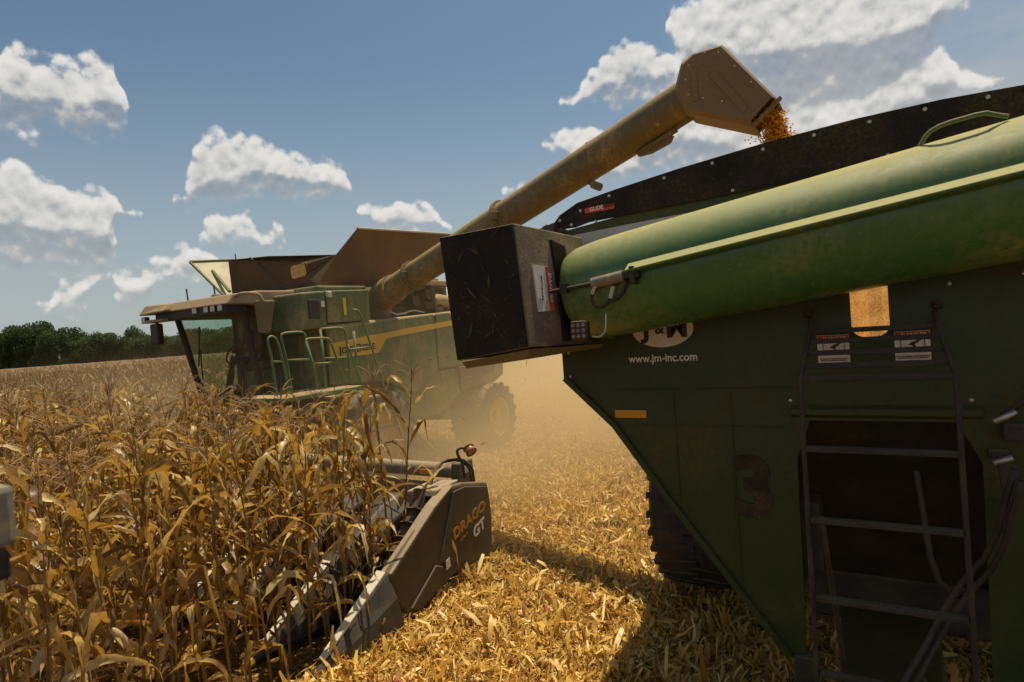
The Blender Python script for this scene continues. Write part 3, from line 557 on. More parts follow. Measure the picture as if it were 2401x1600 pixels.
if near.y > 0: near = -near
def off(t, d, s=0.): return on(t)+dn*d+near*s
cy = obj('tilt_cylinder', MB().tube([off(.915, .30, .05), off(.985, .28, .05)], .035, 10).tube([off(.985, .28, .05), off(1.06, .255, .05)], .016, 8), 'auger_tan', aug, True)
gb = [off(.90, .25), off(.955, .25), off(.975, .32), off(.965, .38), off(.925, .37), off(.90, .32)]
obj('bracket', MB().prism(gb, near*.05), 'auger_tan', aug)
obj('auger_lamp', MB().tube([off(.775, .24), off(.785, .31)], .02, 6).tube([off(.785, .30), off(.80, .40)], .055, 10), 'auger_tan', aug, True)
obj('hose_clip', MB().tube([off(.80, -.24), off(.80, -.275)], .03, 6).tube([off(.79, -.26), off(.81, -.26)], .02, 6), 'black', aug)
sp_pro = [(-1.72, 5.24), (-1.84, 5.52), (-1.74, 5.82), (-1.60, 5.90), (-1.27, 5.90), (-.72, 5.13), (-.98, 4.90)]
sp = MB(); ny, fy = 7.20, 7.72
inner = [(x, ny-.0, z) for x, z in sp_pro]
def ring(y, ins): 
    c = Vector((-1.3, 0, 5.45)); return [(c.x+(x-c.x)*ins, y, c.z+(z-c.z)*ins) for x, z in sp_pro]
r1, r2, r3, r4 = ring(7.13, .90), ring(7.20, 1.0), ring(7.66, 1.0), ring(7.73, .9)
# keep the outlet (last two points) open: skip the faces between point 5 and 6
k = len(sp_pro); sp.add(r1+r2+r3+r4, [])
def stripq(a, b):
    for i in range(k):
        j = (i+1) % k
        if i == 5: continue
        sp.f.append((a*k+i, a*k+j, b*k+j, b*k+i))
for a in range(3): stripq(a, a+1)
sp.f.append(tuple(range(k))); sp.f.append(tuple(range(3*k, 4*k)))
spo = obj('spout', sp, 'spout_tan', aug)
sm = spo.modifiers.new('solid', 'SOLIDIFY'); sm.thickness = .02; sm.offset = -1
b = spo.modifiers.new('bevel', 'BEVEL'); b.width = .012; b.segments = 2; b.angle_limit = R(30)
obj('spout_rib', MB().prism([(-1.42, 7.115, 5.56), (-1.35, 7.115, 5.62), (-1.02, 7.115, 5.12), (-1.08, 7.115, 5.06)], (0, .03, 0)), 'spout_tan', spo, bevel=.01)
obj('spout_band', MB().prism([(-1.62, 7.118, 5.33), (-1.55, 7.118, 5.31), (-1.55, 7.118, 5.70), (-1.62, 7.118, 5.70)], (0, .03, 0)), 'spout_tan', spo, bevel=.008)

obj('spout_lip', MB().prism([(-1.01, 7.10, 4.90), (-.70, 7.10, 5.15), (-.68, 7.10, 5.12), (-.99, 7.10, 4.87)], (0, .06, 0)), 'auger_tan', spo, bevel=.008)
for x, z in ((-1.66, 5.42), (-1.68, 5.6), (-1.64, 5.75), (-1.5, 5.34), (-1.3, 5.25), (-1.1, 5.13), (-1.45, 5.84), (-1.3, 5.8), (-1.14, 5.6), (-.98, 5.38)):
    obj('bolt', MB().lathe([(.001, .010), (.011, .008), (.014, 0)], (x, 7.135, z), (0, -1, 0), 8), 'zinc', spo)

# person in the cab
def person():
    joints = {'pel': (-9.82, 7.08, 2.66), 'sp1': (-9.82, 7.08, 2.86), 'sp2': (-9.82, 7.06, 3.06), 'nk': (-9.82, 7.03, 3.18), 'hd': (-9.82, 7.0, 3.27), 'ht': (-9.82, 7.0, 3.38),
              'ls': (-10.01, 7.05, 3.08), 'le': (-10.10, 6.9, 2.86), 'lh': (-9.97, 6.70, 2.82), 'rs': (-9.63, 7.05, 3.08), 're': (-9.54, 6.9, 2.86), 'rh': (-9.66, 6.70, 2.82),
              'lk': (-9.95, 6.66, 2.66), 'lf': (-9.97, 6.62, 2.24), 'lt': (-9.97, 6.52, 2.19), 'rk': (-9.69, 6.66, 2.66), 'rf': (-9.67, 6.62, 2.24), 'rt_': (-9.67, 6.52, 2.19), 'lp': (-9.92, 7.02, 2.64), 'rp': (-9.72, 7.02, 2.64)}
    rad = {'pel': .15, 'sp1': .15, 'sp2': .16, 'nk': .06, 'hd': .095, 'ht': .085, 'ls': .075, 'le': .055, 'lh': .04, 'rs': .075, 're': .055, 'rh': .04, 'lk': .075, 'lf': .05, 'lt': .045, 'rk': .075, 'rf': .05, 'rt_': .045, 'lp': .095, 'rp': .095}
    ed = [('pel', 'sp1'), ('sp1', 'sp2'), ('sp2', 'nk'), ('nk', 'hd'), ('hd', 'ht'), ('sp2', 'ls'), ('ls', 'le'), ('le', 'lh'), ('sp2', 'rs'), ('rs', 're'), ('re', 'rh'), ('pel', 'lp'), ('lp', 'lk'), ('lk', 'lf'), ('lf', 'lt'), ('pel', 'rp'), ('rp', 'rk'), ('rk', 'rf'), ('rf', 'rt_')]
    names = list(joints); org = Vector((-9.82, 7.05, 2.58))
    me = bpy.data.meshes.new('person'); me.from_pydata([Vector(joints[q])-org for q in names], [(names.index(a), names.index(b)) for a, b in ed], [])
    o = bpy.data.objects.new('person', me); COL.objects.link(o); o.location = org; ORG['person'] = org
    md = o.modifiers.new('skin', 'SKIN'); sub = o.modifiers.new('sub', 'SUBSURF'); sub.levels = 1; sub.render_levels = 1
    for i, q in enumerate(names):
        me.skin_vertices[0].data[i].radius = (rad[q], rad[q]*.85)
        me.skin_vertices[0].data[i].use_root = (q == 'pel')
    m, n = new_mat('person_clothes')
    P = n.node('SeparateXYZ', ins={0: n.node('TexCoord').outputs['Object']}).outputs
    c = n.mixc(n.m('GREATER_THAN', P[2], .14), (.03, .05, .085), (.22, .075, .055)); c = n.mixc(n.m('GREATER_THAN', P[2], .60), c, (.42, .25, .17))
    finish(n, n.node('BsdfPrincipled', ins={'Base Color': c, 'Roughness': .85}).outputs[0]); me.materials.append(m)
    obj('cap', MB().lathe([(.001, .10), (.06, .085), (.095, .03), (.1, 0)], (-9.82, 6.99, 3.37), (0, -.1, 1), 14).box(-9.88, -9.76, 6.80, 6.93, 3.36, 3.385), 'jd_green', o, True)
    tag(o, 'seated driver in red shirt, dark jeans and cap behind the combine windshield', 'person')
person()

# ------------------------------------------------------------------ corn header
HD = thing('corn_header', 'grey corn header with steel-topped snouts and dark end shield cutting into the corn', 'header', (-9.7, 5.5, 0))
ROWX = [-4.2-.76*k for k in range(15)]
bm_ = MB().tube([(-15.3, 6.15, 1.09), (-4.62, 6.15, 1.09)], .10, 12)
beam = obj('beam', bm_, 'beam', HD, True)
obj('beam_cap', MB().prism([(-4.66, 5.98, .82), (-4.66, 6.36, .82), (-4.66, 6.34, 1.22), (-4.66, 6.02, 1.22)], (.12, 0, 0)), 'shield', beam, bevel=.02)
obj('sticker', MB().prism([(-4.535, 6.12, 1.06), (-4.535, 6.26, 1.08), (-4.535, 6.26, 1.18), (-4.535, 6.12, 1.16)], (.003, 0, 0)), 'white_dec', beam)
obj('reflector', MB().box(-5.2, -4.9, 6.035, 6.047, 1.05, 1.11), 'orange', beam)
obj('back_sheet', MB().box(-15.2, -4.55, 6.02, 6.10, .2, .94), 'shield', HD)
obj('trough', MB().hexa([(-15.2, 5.3, .12), (-4.4, 5.3, .12), (-4.4, 6.05, .12), (-15.2, 6.05, .12), (-15.2, 5.3, .3), (-4.4, 5.3, .3), (-4.4, 6.05, .22), (-15.2, 6.05, .22)]), 'shield', HD)
ca = MB().tube([(-15.1, 5.72, .55), (-4.4, 5.72, .55)], .1, 10)
hel = [(-15.1+10.7*t, 5.72+.24*math.cos(t*36*math.pi), .55+.24*math.sin(t*36*math.pi)) for t in np.linspace(0, 1, 420)]
hin = [(-15.1+10.7*t, 5.72+.1*math.cos(t*36*math.pi), .55+.1*math.sin(t*36*math.pi)) for t in np.linspace(0, 1, 420)]
ca.add(hel+hin, [(i, i+1, 421+i, 420+i) for i in range(419)])
obj('cross_auger', ca, 'shield', HD, True)
def snout(x, first=None):
    """pointed poly snout with a riveted steel strip, and the hood behind it"""
    if first is None:
        mb = MB(); L = [(3.24, .03, .025, .02), (3.42, .13, .075, .05), (3.75, .32, .15, .05), (4.22, .59, .215, .10)]   # y, ridge z, half width, belly z
        vs = []
        for y, z, w, bz in L: vs += [(-.060*w/.2, y, z), (.060*w/.2, y, z), (.8*w, y, z-.45*(z-bz)), (w, y+.03, bz), (-w, y+.03, bz), (-.8*w, y, z-.45*(z-bz))]
        fs = [(0, 5, 4, 3, 2, 1), (18, 19, 20, 21, 22, 23)]
        for i in range(3):
            for k in range(6): fs.append((i*6+k, i*6+(k+1) % 6, (i+1)*6+(k+1) % 6, (i+1)*6+k))
        mb.add(vs, fs); return mb
sn0 = snout(0)
strip = MB().hexa([(-.032, 3.42, .140), (.032, 3.42, .140), (.058, 4.21, .592), (-.058, 4.21, .592), (-.032, 3.42, .160), (.032, 3.42, .160), (.058, 4.20, .612), (-.058, 4.20, .612)])
bolts = MB()
for t in (.06, .27, .49, .70, .93):
    y = 3.44+t*.77; z = .160+t*.442; bolts.tube([(0, y, z), (0, y-.006, z+.012)], .012, 8)
tip = MB().tube([(0, 3.14, .0), (0, 3.27, .045)], [.025, .055], 8)
hood = MB(); vs = []
for y, z, w in ((4.16, .50, .205), (4.5, .70, .26), (4.95, .92, .27), (5.28, .98, .26)):
    vs += [(-.10, y, z+.06), (.10, y, z+.06), (w, y, z-.10), (w, y, .22), (-w, y, .22), (-w, y, z-.10)]
fs = [(0, 5, 4, 3, 2, 1), (18, 19, 20, 21, 22, 23)]
for i in range(3):
    for k in range(6): fs.append((i*6+k, i*6+(k+1) % 6, (i+1)*6+(k+1) % 6, (i+1)*6+k))
hood.add(vs, fs)
def local_mesh(mb, mat, smooth=False):
    me = bpy.data.meshes.new('m'); me.from_pydata(mb.v, [], mb.f); me.materials.append(M[mat])
    b = bmesh.new(); b.from_mesh(me); bmesh.ops.recalc_face_normals(b, faces=b.faces); b.to_mesh(me); b.free()
    if smooth: me.shade_smooth(); me.set_sharp_from_angle(angle=R(40))
    return me
SM = {'snout': local_mesh(sn0, 'grey_poly'), 'strip': local_mesh(strip, 'steel'), 'bolts': local_mesh(bolts, 'zinc'), 'tip': local_mesh(tip, 'stripe', True), 'hood': local_mesh(hood, 'grey_poly')}
for k_, v_ in SM.items(): v_.name = k_
hl = Vector(HD.location)
def put(name, me, x, parent, local=False, bevel=0.):
    o = bpy.data.objects.new(name, me); COL.objects.link(o); o.parent = parent
    o.location = (0, 0, 0) if local else (x-hl.x, -hl.y, 0)
    if bevel: b = o.modifiers.new('bevel', 'BEVEL'); b.width = bevel; b.segments = 2; b.angle_limit = R(30)
    return o
for i, x in enumerate(ROWX):
    s_ = put('snout', SM['snout'], x, HD, bevel=.012)
    for nm in ('strip', 'tip'): put({'strip': 'wear_strip', 'tip': 'snout_tip'}[nm], SM[nm], x, s_, True)
    rb = put('rivet', SM['bolts'], x, s_, True); rb['kind'] = 'stuff'
    if i: put('hood', SM['hood'], x, HD, bevel=.02)
# end shield on the near side
sh = MB().prism([(-4.21, 4.20, .58), (-4.21, 4.95, 1.02), (-4.21, 5.28, 1.16), (-4.21, 5.52, 1.14), (-4.21, 6.02, 1.02), (-4.21, 6.06, .60), (-4.21, 6.0, .14), (-4.21, 5.55, .16), (-4.21, 5.2, .18), (-4.21, 4.72, .04), (-4.21, 4.42, .10), (-4.21, 4.30, .30)], (.10, 0, 0))
shd = obj('end_shield', sh, 'shield', HD, bevel=.035)
obj('shield_edge', MB().prism([(-4.24, 4.22, .585), (-4.24, 4.96, 1.03), (-4.24, 5.30, 1.175), (-4.24, 5.30, 1.14), (-4.24, 4.99, 1.0), (-4.24, 4.25, .555)], (.145, 0, 0)), 'beam', shd, bevel=.01)
obj('shield_top', MB().hexa([(-4.62, 5.1, 1.06), (-4.2, 5.1, 1.08), (-4.2, 5.54, 1.13), (-4.62, 5.54, 1.10), (-4.62, 5.12, 1.12), (-4.2, 5.14, 1.15), (-4.2, 5.56, 1.165), (-4.62, 5.56, 1.13)]), 'beam', shd, bevel=.02)
obj('shield_panel', MB().prism([(-4.11, 5.30, 1.10), (-4.11, 5.52, 1.10), (-4.11, 5.98, .98), (-4.11, 6.02, .60), (-4.11, 5.96, .19), (-4.11, 5.5, .21), (-4.11, 4.98, .42)], (.022, 0, 0)), 'shield', shd, bevel=.015)
obj('lower_flap', MB().prism([(-4.11, 4.46, .14), (-4.11, 4.90, .42), (-4.11, 5.02, .36), (-4.11, 4.98, .26), (-4.11, 4.74, .10), (-4.11, 4.58, .075)], (.03, 0, 0)), 'shield', shd, bevel=.015)
text('lettering', 'DRAGO', .155, (-4.084, 5.55, .70), '+x', 'orange_let', shd, shear=.15, spin=14, bold=.006, sx=1.22)
text('lettering', 'GT', .165, (-4.084, 5.72, .545), '+x', 'white_let', shd, shear=.15, spin=16, bold=.006, sx=1.15)
text('lettering', 'series II', .05, (-4.084, 5.42, .55), '+x', 'orange_let', shd, spin=17)
obj('sticker', MB().prism([(-4.086, 5.06, .30), (-4.086, 5.14, .32), (-4.086, 5.13, .42), (-4.086, 5.06, .40)], (.004, 0, 0)), 'white_dec', shd)
# fluted end auger
ea0, ea1 = Vector((-4.44, 4.42, .36)), Vector((-4.44, 5.22, 1.04)); ead = (ea1-ea0)
ea = obj('end_auger', MB().tube([ea0+ead*t for t in (0, .5, .75, .9, 1)], [.075, .09, .10, .13, .16], 20), 'black', HD, True)
fl = MB(); aa = ead.normalized(); e1_ = Vector((1, 0, 0)); e2_ = aa.cross(e1_); vs = []; N_ = 110
for i in range(N_):
    t = i/(N_-1); q = t*5.3*2*math.pi; c = ea0+ead*(t*.86); d_ = e1_*math.cos(q)+e2_*math.sin(q); rr = .118+.03*t
    for r_ in (.07, rr): 
        for h in (-.006, .006): vs.append(c+d_*r_+aa*h)
fs = []
for i in range(N_-1):
    a, b = i*4, (i+1)*4
    fs += [(a, b, b+2, a+2), (a+1, a+3, b+3, b+1), (a+2, b+2, b+3, a+3)]
obj('flighting', fl.add(vs, fs), 'black', ea, 'all')
tubes('hose', [[(-4.42, 5.25, 1.0), (-4.46, 5.4, 1.22), (-4.46, 5.62, 1.36), (-4.36, 5.85, 1.34), (-4.30, 5.98, 1.2), (-4.30, 6.0, 1.02)], [(-4.48, 5.24, 1.0), (-4.50, 5.38, 1.2), (-4.5, 5.6, 1.33), (-4.42, 5.86, 1.32), (-4.36, 6.0, 1.2), (-4.36, 6.02, 1.02)]], .016, 'black', HD)
stl = tubes('lamp_stalk', [[(-4.34, 5.86, 1.1), (-4.34, 5.84, 1.28), (-4.36, 5.78, 1.40), (-4.36, 5.78, 1.455), (-4.33, 5.82, 1.475), (-4.28, 5.86, 1.46)]], .017, 'black', HD)
lc = Vector((-4.25, 5.89, 1.435)); la = Vector((.75, -.25, -.62)).normalized()
obj('lamp_body', MB().lathe([(.001, -.035), (.055, -.03), (.062, 0), (.055, .035), (.001, .035)], lc, la, 18), 'amber', stl, True)
lr = MB()
for h in (-.035, .035): lr.lathe([(.058, h-.008), (.072, h-.008), (.072, h+.008), (.058, h+.008), (.058, h-.008)], lc, la, 20)
obj('lamp_guard', lr, 'black', stl, True)

# ------------------------------------------------------------------ grain cart
GC = thing('grain_cart', 'green grain cart with folded auger tube, black arched top rim and front ladder', 'grain cart', (0.05, 6.0, 0))
XC = .05
outl = [(-1.78, 3.44), (-1.78, 2.50), (-1.45, 2.19), (-1.16, 1.78), (-.50, .90), (-.40, .90), (-.385, 2.03), (-.31, 2.25), (.34, 2.25), (.43, 2.05), (.42, .90), (.56, .90), (1.26, 1.78), (1.55, 2.19), (1.88, 2.50), (1.88, 3.44)]
def rrect(x0, x1, z0, z1, r, y, n_=5):
    p = []
    for cx, cz, a in ((x1-r, z1-r, 0), (x0+r, z1-r, 90), (x0+r, z0+r, 180), (x1-r, z0+r, 270)):
        for i in range(n_+1): q = R(a+90*i/n_); p.append((cx+r*math.cos(q), y, cz+r*math.sin(q)))
    return p
win = rrect(-.085, .085, 2.69, 3.02, .06, 3.6)
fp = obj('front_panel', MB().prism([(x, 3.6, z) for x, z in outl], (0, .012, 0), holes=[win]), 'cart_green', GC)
obj('window', MB().prism(rrect(-.10, .10, 2.675, 3.035, .06, 3.613), (0, .004, 0)), M['window'], fp)
obj('panel_seam', MB().box(-1.42, -.40, 3.590, 3.599, 2.415, 2.43).box(-1.30, -.40, 3.592, 3.599, 2.20, 2.208), 'cart_green', fp)
for x in (-1.05, -.72, .74, 1.08): obj('weld_seam', MB().box(x-.004, x+.004, 3.5935, 3.5995, 1.75 if abs(x) > .9 else 1.28, 2.41), 'cart_green', fp)
for x, z in [(-1.70+.13*i, 3.20) for i in range(3)]+[(-1.73, 3.0-.16*i) for i in range(4)]+[(-.62, 2.95), (-.34, 2.93), (.34, 2.93), (.62, 2.95), (.9, 2.95), (-.4, 2.36), (.4, 2.36)]:
    obj('bolt', MB().lathe([(.001, .008), (.008, .007), (.011, 0)], (x, 3.6, z), (0, -1, 0), 8), 'zinc', fp)
obj('cross_rib', MB().hexa([(-.40, 3.56, 2.285), (.44, 3.56, 2.285), (.44, 3.6, 2.265), (-.40, 3.6, 2.265), (-.40, 3.56, 2.315), (.44, 3.56, 2.315), (.44, 3.6, 2.335), (-.40, 3.6, 2.335)]), 'cart_green', fp, bevel=.004)
# folded edge flange down the slanted sides and the legs
for sgn in (1, -1):
    xs = [XC-sgn*1.83, XC-sgn*1.5, XC-sgn*1.21, XC-sgn*.55]; zs = [2.50, 2.19, 1.78, .90]
    mb = MB()
    for i in range(3): mb.hexa([(xs[i], 3.575, zs[i]), (xs[i+1], 3.575, zs[i+1]), (xs[i+1]+sgn*.03, 3.575, zs[i+1]+.02), (xs[i]+sgn*.03, 3.575, zs[i]+.02), (xs[i], 3.62, zs[i]), (xs[i+1], 3.62, zs[i+1]), (xs[i+1]+sgn*.03, 3.62, zs[i+1]+.02), (xs[i]+sgn*.03, 3.62, zs[i]+.02)])
    obj('edge_flange', mb, 'cart_green', fp)
    obj('leg_foot', MB().box(XC-sgn*.46-.055, XC-sgn*.46+.055, 3.57, 3.66, .62, .93), 'ladder', GC, bevel=.01)
# hopper: sides, slopes, rear
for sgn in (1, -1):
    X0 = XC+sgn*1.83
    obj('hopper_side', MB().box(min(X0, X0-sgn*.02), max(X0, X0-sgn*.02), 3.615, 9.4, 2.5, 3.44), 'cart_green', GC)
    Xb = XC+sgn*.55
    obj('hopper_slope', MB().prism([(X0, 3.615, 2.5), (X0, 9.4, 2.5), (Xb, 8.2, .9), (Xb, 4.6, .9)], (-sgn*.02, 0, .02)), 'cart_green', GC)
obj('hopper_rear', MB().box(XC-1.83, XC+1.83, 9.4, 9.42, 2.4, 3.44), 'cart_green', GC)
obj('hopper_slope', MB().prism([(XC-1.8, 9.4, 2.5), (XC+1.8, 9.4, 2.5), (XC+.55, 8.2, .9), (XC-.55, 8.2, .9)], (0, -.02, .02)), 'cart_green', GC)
obj('hopper_slope', MB().prism([(XC-1.8, 3.63, 2.45), (XC+1.8, 3.63, 2.45), (XC+.55, 5.0, .8), (XC-.55, 5.0, .8)], (0, .02, .02)), 'black', GC)  # black, unlike the green slopes: shade behind the cutout put into the colour
obj('sump', MB().box(-.5, .6, 4.9, 8.2, .55, .92), 'ladder', GC, bevel=.03)
obj('axle', MB().box(-1.7, 1.8, 6.25, 6.55, .75, 1.0), 'ladder', GC, bevel=.02)
# heaped grain inside
gv = []; gf = []; gn = 26
for i in range(gn):
    for j in range(gn):
        x = XC-1.79+3.58*i/(gn-1); y = 3.63+5.75*j/(gn-1); rr = math.hypot((x+.3)/1.9, (y-6.6)/3.0)
        gv.append((x, y, 2.52+.75*max(0, 1-rr)+.015*random.random()))
for i in range(gn-1):
    for j in range(gn-1): gf.append((i*gn+j, (i+1)*gn+j, (i+1)*gn+j+1, i*gn+j+1))
gp = obj('grain_heap', MB().add(gv, gf), 'grain', None, 'all', org=Vector((XC, 6, 2.5)))
tag(gp, 'heap of yellow corn grain inside the green cart', 'grain')
obj('fill_pipe', MB().tube([(.03, 4.15, 2.3), (.03, 4.15, 3.4)], .035, 10), 'greystrip', GC, True)
# rim: grey seal strip, green band, black arched end
obj('seal_strip', MB().prism([(-1.66, 3.565, 3.36), (-1.62, 3.565, 3.445), (-1.2, 3.565, 3.46), (-.7, 3.565, 3.475), (.9, 3.565, 3.48), (1.7, 3.565, 3.42), (1.7, 3.565, 3.26), (.9, 3.565, 3.30), (-1.6, 3.565, 3.28)], (0, .012, 0)), 'greystrip', GC)
obj('rim_band', MB().prism([(-1.70, 3.575, 3.33), (-1.70, 3.575, 3.48), (-.9, 3.575, 3.56), (1., 3.575, 3.57), (1.80, 3.575, 3.47), (1.80, 3.575, 3.30), (1., 3.575, 3.35), (-.9, 3.575, 3.35), (-1.3, 3.575, 3.34)], (0, .025, 0)), 'cart_green', GC)
arch = [(-1.74, 3.505), (-1.745, 3.55), (-1.70, 3.595), (-1.57, 3.655), (-1.3, 3.695), (-.9, 3.745), (-.43, 3.79), (0, 3.815), (.35, 3.82), (.8, 3.80), (1.3, 3.73), (1.7, 3.65), (1.84, 3.55), (1.84, 3.48), (.3, 3.565), (-.05, 3.56), (-.9, 3.535), (-1.5, 3.52), (-1.6, 3.50)]
ar = obj('arched_end', MB().prism([(x, 3.55, z) for x, z in [(x_, 2.87+(z_-2.87)*.986) for x_, z_ in arch]], (0, .018, 0)), 'black_arch', GC)
for x, z in ((-1.70, 3.56), (-1.62, 3.52), (-1.55, 3.60), (-1.35, 3.66), (-1.45, 3.515), (-1.0, 3.705), (-.72, 3.735), (-.45, 3.755), (-.20, 3.775), (.05, 3.785), (.28, 3.79), (.52, 3.785), (-.62, 3.56), (.12, 3.60)):
    obj('bolt', MB().lathe([(.001, .008), (.008, .007), (.011, 0)], (x, 3.55, 2.87+(z-2.87)*.986), (0, -1, 0), 8), 'zinc', ar)
dc = obj('decal', MB().prism(rrect(-1.52, -1.32, 3.565, 3.60, .012, 3.545), (0, .004, 0)), 'red_let', ar)
text('lettering', 'GLIDE', .034, (-1.485, 3.543, 3.583), '-y', 'white_let', dc, bold=.0006, ax='LEFT', spin=3)
text('lettering', 'RIGHT', .028, (-1.39, 3.543, 3.587), '-y', 'dark_let', dc, ax='LEFT', spin=3)
dc.rotation_euler = (0, 0, 0)
obj('rim_bracket', MB().box(-1.775, -1.68, 3.53, 3.60, 3.18, 3.50).box(-1.70, -1.55, 3.52, 3.585, 3.18, 3.245), 'black', GC, bevel=.008)
obj('bolt', MB().lathe([(.001, .012), (.014, .01), (.018, 0)], (-1.725, 3.53, 3.40), (0, -1, 0), 10), 'zinc', GC)
tr = MB().tube([(-1.80, 3.55, 3.49), (-1.80, 9.45, 3.49)], .05, 10).tube([(1.88, 3.55, 3.49), (1.88, 9.45, 3.49)], .05, 10)
obj('tarp_roll', tr, 'black', GC, True)
obj('roll_end', MB().prism([(-1.88, 3.5, 3.50), (-1.72, 3.5, 3.535), (-1.72, 3.5, 3.47)], (0, .05, 0)), 'black', GC)
# folded auger tube with its stiffening ledge
T0, T1 = Vector((-1.42, 3.25, 3.045)), Vector((2.3, 3.22, 3.50)); td = (T1-T0).normalized()
prt = [T0-td*.07, T0-td*.04, T0+td*.03, T0+td*.14, T0+td*.30]+[T0+(T1-T0)*t for t in (.2, .4, .6, .8, 1)]
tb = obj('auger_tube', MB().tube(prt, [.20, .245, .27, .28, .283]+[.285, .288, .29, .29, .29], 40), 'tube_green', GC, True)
tn = Vector((0, -1, 0)); tu = tn.cross(td); tu = tu if tu.z > 0 else -tu
def ts(t, ang, r): c = T0+(T1-T0)*t; return c+tn*math.cos(R(ang))*r+tu*math.sin(R(ang))*r
lg = MB()
for ta, tb_ in ((.10, .55), (.55, 1.)):
    lg.hexa([ts(ta, 1, .27), ts(tb_, 1, .27), ts(tb_, 3, .345), ts(ta, 3, .345), ts(ta, 19, .26), ts(tb_, 19, .26), ts(tb_, 5, .352), ts(ta, 5, .352)])
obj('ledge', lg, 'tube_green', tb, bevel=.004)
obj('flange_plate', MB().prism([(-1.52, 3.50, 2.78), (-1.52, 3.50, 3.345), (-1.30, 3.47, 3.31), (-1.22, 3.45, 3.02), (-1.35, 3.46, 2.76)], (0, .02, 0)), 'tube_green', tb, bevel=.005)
tubes('grab_handle', [[(.22, 3.17, 3.52), (.25, 3.12, 3.565), (.30, 3.1, 3.585), (.44, 3.1, 3.60), (.48, 3.12, 3.585), (.52, 3.14, 3.575)]], .009, 'rail_green', tb)
# discharge boot at the end of the tube
bx = MB().hexa([(-2.02, 2.75, 2.71), (-1.545, 2.75, 2.765), (-1.50, 3.44, 2.74), (-1.98, 3.44, 2.70), (-2.075, 2.75, 3.42), (-1.585, 2.75, 3.425), (-1.50, 3.44, 3.40), (-2.05, 3.44, 3.40)])
bt = obj('discharge_boot', bx, 'box_side', GC, bevel=.006)
obj('rubber_flap', MB().prism([(-2.01, 2.742, 2.715), (-1.552, 2.742, 2.768), (-1.592, 2.742, 3.418), (-2.068, 2.742, 3.413)], (0, -.012, 0)), 'black_arch', bt)
obj('boot_lip', MB().hexa([(-2.0, 2.76, 2.70), (-1.55, 2.76, 2.755), (-1.40, 3.42, 2.735), (-1.97, 3.44, 2.69), (-2.0, 2.80, 2.66), (-1.6, 2.80, 2.70), (-1.42, 3.40, 2.715), (-1.95, 3.44, 2.66)]), 'spout_tan', bt)
obj('boot_gusset', MB().prism([(-1.527, 3.10, 2.775), (-1.548, 3.06, 3.36), (-1.532, 3.20, 3.33), (-1.513, 3.28, 2.85), (-1.516, 3.24, 2.775)], (.022, 0, 0)), 'black_arch', bt, bevel=.004)
sg = obj('danger_sign', MB().prism([(-1.541, 2.86, 2.95), (-1.528, 3.02, 2.955), (-1.541, 3.02, 3.20), (-1.559, 2.86, 3.21)], (.008, 0, 0)), 'white_dec', bt)
obj('sign_band', MB().prism([(-1.527, 2.975, 2.955), (-1.5235, 3.02, 2.955), (-1.536, 3.02, 3.20), (-1.540, 2.975, 3.20)], (.006, 0, 0)), 'red_let', sg)
text('lettering', 'DANGER', .042, (-1.523, 2.997, 3.08), '+x', 'white_let', sg, spin=-90)
text('lettering', 'ROTATING AUGER', .016, (-1.531, 2.91, 3.08), '+x', 'dark_let', sg, spin=-90)
# corn leaf bits stuck on the flap
fv = []; ff = []
for k in range(34):
    u, v = random.random(), random.random()**.8; x = -2.03+.44*u; z = 2.75+.63*v+.05*u
    a = random.uniform(0, 6.28); L = random.uniform(.012, .045); w = L*random.uniform(.10, .30); c, s = math.cos(a), math.sin(a); i = len(fv)
    for p, q, h in ((-L, -w*.4, 0), (0, -w*1.3, .002), (L, -w*.2, .001), (L, w*.1, .001), (0, w*.9, .0015), (-L, w*.5, 0)): fv.append((x+c*p-s*q, 2.727-h, z+s*p+c*q))
    ff += [(i, i+1, i+4, i+5), (i+1, i+2, i+3, i+4)]
obj('stuck_chaff', MB().add(fv, ff), leafy('dull_chaff', [(0., (.012, .009, .004)), (.5, (.040, .027, .011)), (1., (.12, .085, .035))], .05, (.3, .2, .05), .8, False), bt, kind='stuff')
# hydraulic cylinder, hoses, lamp on the tube
cyl = obj('hydraulic_cylinder', MB().tube([(-1.245, 2.94, 3.075), (-1.07, 2.94, 3.098)], .030, 16), 'grime', tb, True)
obj('rod', MB().tube([(-1.50, 2.94, 3.055), (-1.245, 2.94, 3.075)], .011, 10).box(-1.43, -1.39, 2.915, 2.965, 3.04, 3.09), 'ladder', cyl, True)
obj('clevis', MB().box(-1.07, -.985, 2.91, 2.965, 3.08, 3.12).box(-1.03, -1.0, 2.90, 2.97, 3.05, 3.14), 'ladder', cyl, bevel=.005)
tubes('hose', [[(-1.22, 2.93, 3.05), (-1.255, 2.93, 3.0), (-1.24, 2.93, 2.955), (-1.20, 2.93, 2.945), (-1.16, 2.94, 2.97), (-1.12, 2.94, 3.07)], [(-1.16, 2.94, 2.97), (-1.10, 2.95, 2.99), (-1.05, 2.96, 3.08)]], .009, 'ladder', cyl)
obj('fitting', MB().tube([(-1.245, 2.93, 3.02), (-1.225, 2.93, 3.06)], .013, 8).tube([(-1.15, 2.94, 2.99), (-1.13, 2.94, 3.05)], .013, 8), 'zinc', cyl, True)
wl = obj('work_lamp', MB().box(-1.375, -1.272, 2.89, 2.94, 2.78, 2.885), 'ladder', tb, bevel=.014)
ll = MB()
for i in range(3):
    for j in range(3): ll.lathe([(.001, .006), (.009, .005), (.012, 0)], (-1.352+.029*i, 2.888, 2.804+.029*j), (0, -1, 0), 8)
obj('lamp_lens', ll, 'grime', wl, True)
